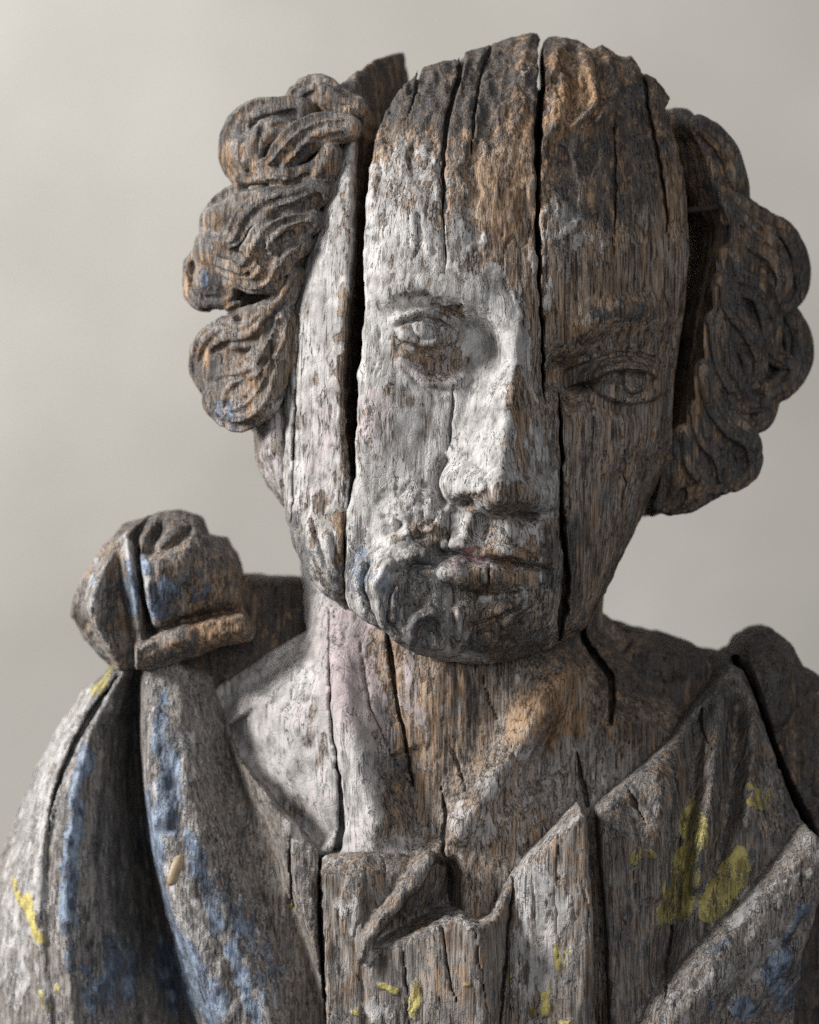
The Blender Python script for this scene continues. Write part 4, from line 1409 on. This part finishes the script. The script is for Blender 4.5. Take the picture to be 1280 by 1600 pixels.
def build_collar():
    vol = Vol(300, 560, 1050, 1700, -420, -60, 3.0, 4.0)
    U, V = vol.U, vol.V
    vs = [1060, 1190, 1260, 1330, 1400, 1500, 1600, 1680]
    lines = [
        ([314, 340, 372, 402, 428, 462, 490, 500], [-320, -300, -280, -260, -245, -235, -225, -225]),
        ([322, 356, 388, 415, 438, 470, 498, 508], [-285, -262, -250, -245, -245, -245, -240, -240]),
        ([328, 366, 414, 446, 445, 478, 505, 515], [-262, -205, -185, -180, -195, -215, -215, -215]),
        ([333, 374, 430, 456, 462, 488, 512, 520], [-268, -228, -190, -160, -156, -165, -170, -170]),
        ([338, 384, 448, 498, 500, 505, 518, 525], [-290, -260, -215, -165, -152, -150, -150, -150])]
    F = blur2(loft(U, V, vs, lines, 5), 1) + interp(V, [(1060, 0), (1150, 20), (1260, 45), (1700, 50)])
    CO = pc([(322, 1070), (350, 1130), (372, 1188), (420, 1238), (462, 1286), (498, 1322), (497, 1385), (495, 1430), (502, 1520), (520, 1690), (470, 1690), (440, 1500), (405, 1390), (352, 1230), (312, 1090)], -190)
    sd = sdpoly(*((*warp(U, V, 2, 18, 490),)), CO)
    F += rim(np.minimum(sd, 0), 8.0, 8.0)
    F += ridge(U, V, [(452, 1290), (436, 1370), (440, 1440)], 12, 8, 5) + (fbm2(U / 20, V / 40, 491, 3) - 0.5) * 8
    vol.relief(F.astype(np.float32), -400.0, sd.astype(np.float32))
    cut_cracks(vol, F, [([(385, 1200), (430, 1250), (462, 1285)], [1, 2, 1], 16), ([(458, 1296), (448, 1340), (455, 1440)], [1, 2.5, 2], 30)], 495)

    def paint(L, u, v, d, n):
        L['paint'][:] = 0.32
        dab(L['paint'], u, v, 450, 1300, 16, 40, 0.8)
        dab(L['paint'], u, v, 495, 1450, 10, 70, 0.6)
        dab(L['paint'], u, v, 480, 1380, 26, 60, 0.5)
        L['dirt_shade'][:] = 0.3; L['grey'][:] = 0.7; L['warm'][:] = 0.4; L['pink'][:] = 0.3
        L['blue'][:] = -1; L['red'][:] = -1; L['yellow'][:] = -1
        dab(L['yellow'], u, v, 450, 1432, 8, 12, 0.8)
    return emit(finish(vol, 'collar', paint, amp=0.6, fis=1.0), 'collar', label="narrow folded cloth edge between the cloak and the throat")[0]


def build_tunic():
    vol = Vol(480, 970, 1240, 1700, -330, 110, 2.8, 4.0)
    U, V = vol.U, vol.V
    wu, wv = warp(U, V, 2.2, 16, 590)

    def panel(poly, plane, R, drop):
        s = sdpoly(wu, wv, poly)
        return np.where(s < 3, plane + rim(np.minimum(s, 0), R, drop), -900.0), s
    A = [(500, 1350), (556, 1338), (640, 1340), (668, 1336), (690, 1338), (702, 1362), (704, 1430), (720, 1445), (660, 1470), (590, 1510), (580, 1690), (512, 1690), (506, 1480)]
    pa = interp(U, [(480, -40), (506, -12), (562, 0), (640, -45), (705, -78)]) + (V - 1350) * 0.04 + (fbm2(U / 30, V / 60, 591, 2) - 0.5) * 16
    pa = pa - 34 * sst(1372, 1340, V)
    fd, ft, fs = pdist(wu, wv, cr([(668, 1344), (640, 1386), (602, 1430), (574, 1468), (566, 1494)], 4))
    right = np.where(fs < 0, fd, -fd) * np.where(V < 1500, 1, 0)
    pa = pa - 34 * sst(2, 14, right) - 70 * sst(10, 130, right)
    Fa, sa = panel(A, pa, 8, 8)
    # flap fold running down from the throat
    fd, ft, fs = pdist(wu, wv, cr([(668, 1344), (640, 1386), (602, 1430), (574, 1468), (566, 1494)], 4))
    wd = interp(ft, [(0, 10), (0.3, 12), (0.7, 10), (1, 6)])
    Ff = np.where(fd < wd + 3, 4 + 34 * ft + rim(np.minimum(fd - wd, 0), 9, 14), -900.0); sf = fd - wd
    # front panel below the pocket
    Bp = [(566, 1493), (610, 1471), (660, 1449), (700, 1433), (722, 1429), (748, 1440), (766, 1432), (784, 1402), (802, 1368), (808, 1362), (800, 1420), (788, 1500), (776, 1690), (580, 1690)]
    xm = 746 + (V - 1440) * 0.08
    pb = interp(U - xm, [(-190, 16), (-90, 34), (-8, 58), (0, 60), (14, 46), (50, 8)]) + (fbm2(U / 26, V / 80, 593, 2) - 0.5) * 10
    Fb, s_b = panel(Bp, pb, 15, 16)
    Cp = [(776, 1416), (800, 1372), (832, 1334), (870, 1298), (905, 1262), (917, 1272), (922, 1350), (926, 1450), (934, 1690), (772, 1690), (786, 1500)]
    xl = interp(V, [(1240, 812), (1370, 802), (1500, 788), (1650, 774)])
    pcx = 6 + np.clip((U - xl) / 120, 0, 1) * 40 + (fbm2(U / 26, V / 80, 594, 2) - 0.5) * 9 - 10 * np.exp(-((U - xl) / 8) ** 2)
    Fc, sc = panel(Cp, pcx, 15, 18)
    F = np.maximum.reduce([Fa, Ff, Fb, Fc])
    F = np.where(F < -600, -320, F)
    sd = np.minimum.reduce([sa, sf, s_b, sc])
    F = blur2(F, 1)
    vol.relief(F.astype(np.float32), -310.0, sd.astype(np.float32))
    cut_cracks(vol, F, [([(690, 1445), (698, 1500), (712, 1560)], [1.5, 2.4, 1], 20), ([(628, 1478), (636, 1540), (640, 1600)], [1, 1.8, 0.8], 14),
                        ([(806, 1362), (800, 1400), (790, 1500), (780, 1620)], [2.4, 3, 3, 2], 40), ([(700, 1345), (702, 1400), (690, 1425)], [1.5, 2, 1], 16),
                        ([(872, 1300), (868, 1400), (874, 1500)], [0.6, 1.8, 0.7], 12), ([(740, 1445), (752, 1520), (762, 1600)], [0.6, 1.6, 0.7], 12)], 595)

    def paint(L, u, v, d, n):
        p = L['paint']; p[:] = 0.24
        stroke(p, u, v, [(668, 1344), (640, 1386), (602, 1430), (570, 1480)], 8, 0.62)
        stroke(p, u, v, [(570, 1490), (660, 1446), (720, 1428), (748, 1438), (784, 1398), (835, 1330), (905, 1264)], 11, 0.60)
        dab(p, u, v, 655, 1420, 40, 34, 0.08, -30)
        dab(p, u, v, 850, 1400, 40, 60, 0.78, -20)
        dab(p, u, v, 845, 1490, 50, 90, 0.72)
        dab(p, u, v, 830, 1590, 40, 40, 0.55)
        dab(p, u, v, 545, 1420, 14, 40, 0.7)
        dab(p, u, v, 590, 1580, 26, 26, 0.72)
        dab(p, u, v, 520, 1344, 20, 6, 0.7)
        q = L['dirt_shade']; q[:] = 0.22
        dab(q, u, v, 650, 1410, 60, 50, 0.42)  # shade inside the pocket put into the colour
        g = L['warm']; g[:] = 0.45
        dab(g, u, v, 895, 1350, 16, 70, 0.85)
        dab(g, u, v, 700, 1520, 80, 60, 0.55)
        dab(g, u, v, 780, 1480, 12, 80, 0.7)
        y = L['yellow']; y[:] = -0.5
        for c in ((640, 1560, 12, 28), (865, 1490, 12, 40), (890, 1480, 10, 30), (845, 1560, 14, 40), (805, 1520, 14, 14), (875, 1590, 20, 14), (612, 1545, 12, 12), (560, 1595, 10, 10), (725, 1530, 7, 9)):
            dab(y, u, v, *c, 0.66)
        L['grey'][:] = 0.62; L['pink'][:] = 0.28; L['blue'][:] = -1; L['red'][:] = -1
    return emit(finish(vol, 'tunic', paint, amp=0.6, fis=1.2), 'tunic', label="stiff folded tunic front with an open V neck and yellow flecks")[0]


def build_cloak_right():
    vol = Vol(915, 1330, 1020, 1700, -420, 90, 3.0, 4.0)
    U, V = vol.U, vol.V
    wu, wv = warp(U, V, 2.5, 18, 690)
    CR = pc([(934, 1266), (1000, 1214), (1060, 1162), (1100, 1112), (1130, 1076), (1158, 1048), (1180, 1054), (1196, 1096), (1216, 1160), (1236, 1224), (1262, 1290), (1300, 1330), (1300, 1690), (952, 1690), (950, 1500), (944, 1400), (937, 1330)], -20)
    sd = sdpoly(wu, wv, CR)
    F = 14 - 0.34 * (U - 930) - 0.42 * np.maximum(0, 1310 - V) + 0.05 * (V - 1310)
    F += ridge(U, V, [(1112, 1108), (1092, 1230), (1072, 1330), (1058, 1430), (1040, 1560)], -44, 14, 24)
    F += ridge(U, V, [(1140, 1072), (1124, 1190), (1106, 1300), (1090, 1410)], 26, 20, 14)
    F += ridge(U, V, [(1172, 1090), (1160, 1200), (1140, 1300), (1120, 1380)], -44, 14, 18)
    F += ridge(U, V, [(1190, 1120), (1186, 1220), (1170, 1310)], 24, 16, 14)
    F += ridge(U, V, [(1040, 1190), (1030, 1300), (1020, 1420)], 16, 30, 22)
    F += (fbm2(U / 30, V / 60, 691, 3) - 0.5) * 13
    F += rim(np.minimum(sd, 0), 16.0, 18.0)
    # rolled hem that crosses the lower corner
    ed = [(1300, 1262), (1268, 1292), (1236, 1328), (1180, 1392), (1084, 1484), (1000, 1572), (940, 1640)]
    e, T, s = pdist(wu, wv, cr(ed, 4))
    e = np.where(s < 0, e, -e)          # positive below the edge
    roll = interp(e, [(-6, -200), (0, -16), (8, 12), (26, 34), (52, 40), (80, 28), (100, 6), (112, 14), (130, 8), (150, -20), (200, -70), (300, -130)], 3)
    roll = roll - 0.30 * (U - 1050) * sst(1050, 1150, U) + (fbm2(U / 16, V / 22, 692, 3) - 0.5) * 16
    F = np.where(e > -6, np.maximum(F, roll), F)
    F = np.where(e > 6, roll, F)
    F = blur2(F, 1)
    gap = sdpoly(wu, wv, [(1262, 1500), (1300, 1380), (1340, 1380), (1340, 1680), (1252, 1680), (1256, 1590)])
    sd2 = np.maximum(sd, -gap)
    vol.relief(F.astype(np.float32), -400.0, sd2.astype(np.float32))
    cut_cracks(vol, F, [([(1108, 1115), (1110, 1150), (1122, 1180)], [2, 2.4, 0.8], 22), ([(1150, 1140), (1148, 1190)], [2, 1], 16), ([(1078, 1270), (1066, 1340), (1060, 1400)], [1, 2.6, 1], 20),
                        ([(985, 1230), (1000, 1270), (1012, 1290)], [0.8, 2, 0.8], 14), ([(1056, 1450), (1048, 1500), (1038, 1560)], [1.5, 3, 1.5], 26), ([(990, 1360), (994, 1420)], [0.6, 1.4, 0.6], 8)], 695)

    def paint(L, u, v, d, n):
        e, T, s = pdist(u, v, cr(ed, 4)); e = np.where(s < 0, e, -e)
        rl = sst(-4, 6, e)
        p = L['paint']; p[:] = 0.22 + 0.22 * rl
        stroke(p, u, v, [(936, 1268), (1000, 1216), (1060, 1164), (1110, 1104)], 12, 0.5)
        dab(p, u, v, 1070, 1360, 50, 100, 0.48, 15)
        stroke(p, u, v, [(1180, 1400), (1155, 1440)], 14, 0.8)
        stroke(p, u, v, [(1230, 1460), (1180, 1530)], 16, 0.75)
        dab(p, u, v, 1090, 1560, 90, 26, 0.6, -42)
        y = L['yellow']; y[:] = -0.6
        stroke(y, u, v, [(1092, 1280), (1085, 1330), (1075, 1370)], 20, 0.98)
        stroke(y, u, v, [(1080, 1360), (1062, 1400), (1048, 1430)], 30, 0.98)
        stroke(y, u, v, [(1168, 1350), (1140, 1390), (1112, 1420)], 25, 1.0)
        stroke(y, u, v, [(1130, 1300), (1118, 1345)], 8, 0.7)
        dab(y, u, v, 1002, 1338, 24, 14, 0.8, -15)
        dab(y, u, v, 1195, 1250, 20, 36, 0.62)
        dab(y, u, v, 1128, 1260, 8, 10, 0.6)
        b = L['blue']; b[:] = -0.4
        stroke(b, u, v, [(1262, 1425), (1235, 1470), (1203, 1522)], 8, 0.9)
        dab(b, u, v, 1165, 1580, 24, 14, 0.75)
        dab(b, u, v, 1118, 1570, 10, 10, 0.7)
        dab(b, u, v, 1235, 1540, 40, 60, 0.56)
        stroke(b, u, v, [(1140, 1465), (1120, 1480)], 5, 0.7)
        q = L['dirt_shade']; q[:] = 0.42 - 0.14 * rl
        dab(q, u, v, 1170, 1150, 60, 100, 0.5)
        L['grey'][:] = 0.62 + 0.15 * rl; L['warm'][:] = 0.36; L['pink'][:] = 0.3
        dab(L['warm'], u, v, 1050, 1200, 40, 60, 0.6)
        L['red'][:] = -0.2
        dab(L['red'], u, v, 1240, 1590, 50, 40, 0.35)
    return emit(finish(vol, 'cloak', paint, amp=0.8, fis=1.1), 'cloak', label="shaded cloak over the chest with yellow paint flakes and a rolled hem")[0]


def build_shoulder_right():
    vol = Vol(920, 1360, 930, 1740, -520, -100, 4.0, 4.5)
    U, V = vol.U, vol.V
    SR = pc([(935, 950), (965, 974), (1000, 986), (1040, 990), (1062, 996), (1100, 1014), (1140, 1024), (1157, 1018), (1164, 998), (1188, 987), (1215, 986), (1244, 1006), (1262, 1046), (1300, 1062), (1350, 1080), (1350, 1730), (1100, 1730), (1100, 1260), (930, 1300), (925, 1100)], -260)
    sd = sdpoly(*((*warp(U, V, 5, 26, 790),)), SR)
    F = -300 + interp(V, [(930, -60), (1000, -20), (1060, 15), (1200, 50), (1400, 60)], 16) - 0.10 * np.abs(U - 1050)
    F += dome(U, V, 1205, 1075, 70, 95, 70, 0, 0.6) + bump(U, V, 1010, 1060, 60, 50, 24)
    F += ridge(U, V, [(1000, 1010), (1080, 1040), (1140, 1050)], 16, 18, 24)
    chunk = sst(-4, 6, U - interp(V, [(1040, 1186), (1100, 1206), (1160, 1226), (1230, 1254), (1300, 1290), (1400, 1330)]))
    F += chunk * 60
    F += (fbm2(U / 34, V / 34, 791, 3) - 0.5) * 34
    F += rim(np.minimum(sd, 0), 40.0, 60.0)
    vol.relief(F.astype(np.float32), -500.0, sd.astype(np.float32))
    cut_cracks(vol, F, [([(1010, 1080), (1005, 1130), (995, 1180)], [3, 4, 2], 40), ([(1176, 1040), (1200, 1110), (1226, 1180), (1252, 1250), (1285, 1310)], [6, 9, 11, 10, 8], 180)], 795)

    def paint(L, u, v, d, n):
        L['paint'][:] = 0.02; L['dirt_shade'][:] = 0.64; L['warm'][:] = 0.40; L['grey'][:] = 0.35
        dab(L['dirt_shade'], u, v, 990, 1020, 50, 30, 0.3)
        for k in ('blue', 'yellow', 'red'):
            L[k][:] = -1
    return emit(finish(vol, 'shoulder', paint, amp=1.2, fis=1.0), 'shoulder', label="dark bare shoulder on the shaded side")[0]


def build_shoulder_back():
    vol = Vol(190, 530, 860, 1140, -560, -250, 3.5, 4.5)
    U, V = vol.U, vol.V
    sd = sdpoly(*((*warp(U, V, 2, 26, 890),)), pc([(210, 960), (300, 920), (340, 897), (380, 899), (430, 902), (480, 906), (500, 1000), (480, 1110), (210, 1110)], -360))
    F = -345 + 0.15 * (V - 900) + (fbm2(U / 30, V / 30, 891, 2) - 0.5) * 12 + rim(np.minimum(sd, 0), 12.0, 12.0)
    vol.relief(F.astype(np.float32), -540.0, sd.astype(np.float32))

    def paint(L, u, v, d, n):
        L['paint'][:] = 0.0; L['dirt_shade'][:] = 0.55; L['warm'][:] = 0.35; L['grey'][:] = 0.3  # shadow beside the knot put into the base colour
        for k in ('blue', 'yellow', 'red'):
            L[k][:] = -1
    return emit(finish(vol, 'shoulder', paint, amp=0.7), 'shoulder', label="dark back edge of the shoulder between the knot and the neck")[0]


def build_knot():
    vol = Vol(70, 430, 770, 1090, -460, -90, 2.8, 3.5)
    U, V = vol.U, vol.V
    KN = pc([(97, 966), (104, 932), (128, 884), (154, 846), (180, 820), (228, 804), (268, 797), (302, 806), (316, 838), (344, 843), (364, 874), (374, 928), (376, 958), (396, 984), (394, 1002), (342, 1012), (302, 1030), (232, 1050), (204, 1046), (170, 1052), (148, 1036), (120, 1002)], -200)
    wu, wv = warp(U, V, 3, 20, 990)
    sd = sdpoly(wu, wv, KN)
    vs = [790, 840, 880, 920, 960, 1000, 1050]
    F = loft(U, V, vs, [
        ([215, 158, 130, 108, 98, 118, 150], [-330, -330, -330, -320, -320, -320, -330]),
        ([220, 166, 148, 130, 122, 140, 165], [-290, -245, -215, -190, -186, -205, -235]),
        ([223, 172, 166, 166, 172, 178, 185], [-290, -240, -235, -240, -248, -250, -255]),
        ([226, 180, 190, 197, 202, 206, 200], [-280, -215, -190, -180, -188, -212, -235]),
        ([229, 186, 198, 205, 210, 213, 206], [-300, -285, -275, -275, -280, -285, -290]),
        ([232, 200, 206, 213, 222, 232, 226], [-280, -230, -185, -175, -182, -195, -220]),
        ([250, 250, 255, 262, 268, 280, 280], [-270, -205, -178, -192, -215, -215, -220]),
        ([285, 300, 305, 312, 318, 330, 330], [-275, -215, -196, -204, -225, -222, -230]),
        ([300, 318, 345, 362, 372, 385, 350], [-300, -255, -235, -232, -245, -240, -255]),
        ([305, 327, 364, 376, 382, 397, 354], [-330, -320, -310, -310, -310, -310, -310])], 8)
    F = blur2(F, 1) + rim(np.minimum(sd, 0), 14.0, 14.0)
    F += bump(U, V, 226, 842, 9, 24, -46, 25)                           # hollow of the loop
    F += ridge(U, V, [(205, 868), (240, 862), (268, 842), (285, 824)], -22, 5, 8)
    # lower band
    e, T, s = pdist(wu, wv, cr([(202, 1012), (240, 994), (290, 978), (340, 968), (378, 962)], 4))
    below = np.where(s > 0, e, -e)
    F = np.where((below > 0) & (U > 196), -190 + interp(below, [(0, -8), (6, 10), (25, 14), (45, -5), (60, -40)]) + rim(np.minimum(sd, 0), 16.0, 22.0), F - 44 * np.exp(-(e / 12) ** 2) * sst(0.0, 0.2, T))
    F += ridge(U, V, [(170, 1040), (140, 1010), (118, 975)], 12, 12, 12)
    F = blur2(F, 1) + (fbm2(U / 22, V / 22, 991, 3) - 0.5) * 16
    vol.relief(F.astype(np.float32), -440.0, sd.astype(np.float32))
    cut_cracks(vol, F, [([(200, 860), (204, 920), (212, 980)], [3, 4, 3], 40)], 995)

    def paint(L, u, v, d, n):
        p = L['paint']; p[:] = 0.36
        dab(p, u, v, 130, 930, 24, 50, 0.68)
        stroke(p, u, v, [(172, 845), (190, 885), (200, 920)], 9, 0.85)
        stroke(p, u, v, [(210, 880), (218, 940), (232, 985)], 7, 0.85)
        dab(p, u, v, 140, 1020, 40, 20, 0.6)
        stroke(p, u, v, [(205, 1020), (240, 995), (290, 980)], 6, 0.6)
        dab(p, u, v, 320, 1000, 70, 26, 0.12)
        b = L['blue']; b[:] = 0.02
        dab(b, u, v, 122, 910, 9, 10, 0.9)
        dab(b, u, v, 180, 940, 28, 30, 0.55)
        stroke(b, u, v, [(185, 890), (196, 930)], 6, 0.8)
        stroke(b, u, v, [(210, 878), (216, 900)], 7, 0.7)
        dab(b, u, v, 255, 940, 40, 30, 0.66)
        dab(b, u, v, 280, 915, 30, 20, 0.5)
        q = L['dirt_shade']; q[:] = 0.38
        dab(q, u, v, 240, 815, 90, 30, 0.62)
        dab(q, u, v, 340, 860, 40, 30, 0.55)
        dab(q, u, v, 165, 950, 26, 50, 0.5)
        g = L['warm']; g[:] = 0.4
        dab(g, u, v, 330, 930, 50, 46, 0.85)
        dab(g, u, v, 310, 1005, 80, 30, 0.8)
        dab(g, u, v, 130, 1000, 40, 20, 0.7)
        L['grey'][:] = 0.5
        dab(L['grey'], u, v, 330, 960, 60, 60, 0.1)
        L['pink'][:] = 0.3; L['red'][:] = -1; L['yellow'][:] = -1
    return emit(finish(vol, 'knot', paint, amp=0.8, fis=0.7), 'knot', label="tied cloth knot on the shoulder with scraps of blue paint")[0]


build_cloak_left()
build_collar()
build_tunic()
build_cloak_right()
build_shoulder_right()
build_shoulder_back()
build_knot()


# ================================================================ small things on the bust
def blob(name, pts, rads, mat, label):
    """a small lump or rod built as a ring-swept tube with closed ends"""
    p = np.asarray(pts, float); n = 14
    tg = np.gradient(p, axis=0); tg /= np.linalg.norm(tg, axis=1)[:, None]
    up = np.array([0.13, 0.2, 1.0]); s1 = np.cross(tg, up); s1 /= np.linalg.norm(s1, axis=1)[:, None]; s2 = np.cross(s1, tg)
    vs, fs = [], []
    rr = np.random.RandomState(3)
    for i in range(len(p)):
        for k in range(n):
            a = 2 * math.pi * k / n
            q = p[i] + (s1[i] * math.cos(a) * rads[i][0] + s2[i] * math.sin(a) * rads[i][1]) * rr.uniform(0.94, 1.06)
            vs.append(tuple(to_world(q[None].astype(float))[0]))
    for i in range(len(p) - 1):
        for k in range(n):
            fs.append((i * n + k, i * n + (k + 1) % n, (i + 1) * n + (k + 1) % n, (i + 1) * n + k))
    fs.append(tuple(range(n))[::-1]); fs.append(tuple(range((len(p) - 1) * n, len(p) * n)))
    me = bpy.data.meshes.new(name); me.from_pydata(vs, [], fs)
    me.polygons.foreach_set('use_smooth', np.ones(len(fs), bool)); me.materials.append(mat)
    o = bpy.data.objects.new(name, me); scene.collection.objects.link(o); o.parent = bust; o["label"] = label
    return o


chip_mat = simple_mat("old_varnished_chip", (0.30, 0.22, 0.13), (0.46, 0.36, 0.24), 260, 0.6, 0.0004)
iron_mat = simple_mat("dark_iron", (0.015, 0.012, 0.010), (0.04, 0.03, 0.025), 400, 0.8, 0.0004, 0.0)
blob("wood_chip", [(274, 1352, -152), (271, 1357, -148), (267, 1368, -146), (262, 1382, -144), (258, 1394, -144), (256, 1399, -147)],
     [(3, 2), (8, 4), (10, 6), (9, 6), (8, 5), (3, 2)], chip_mat, "small tan chip stuck on the blue cloak fold")
blob("nail", [(1085, 312, -205), (1100, 310, -203), (1118, 308, -200), (1142, 305, -196)], [(5, 5), (5.5, 5.5), (5, 5), (5, 5)], iron_mat, "dark iron nail bridging the split beside the forehead")
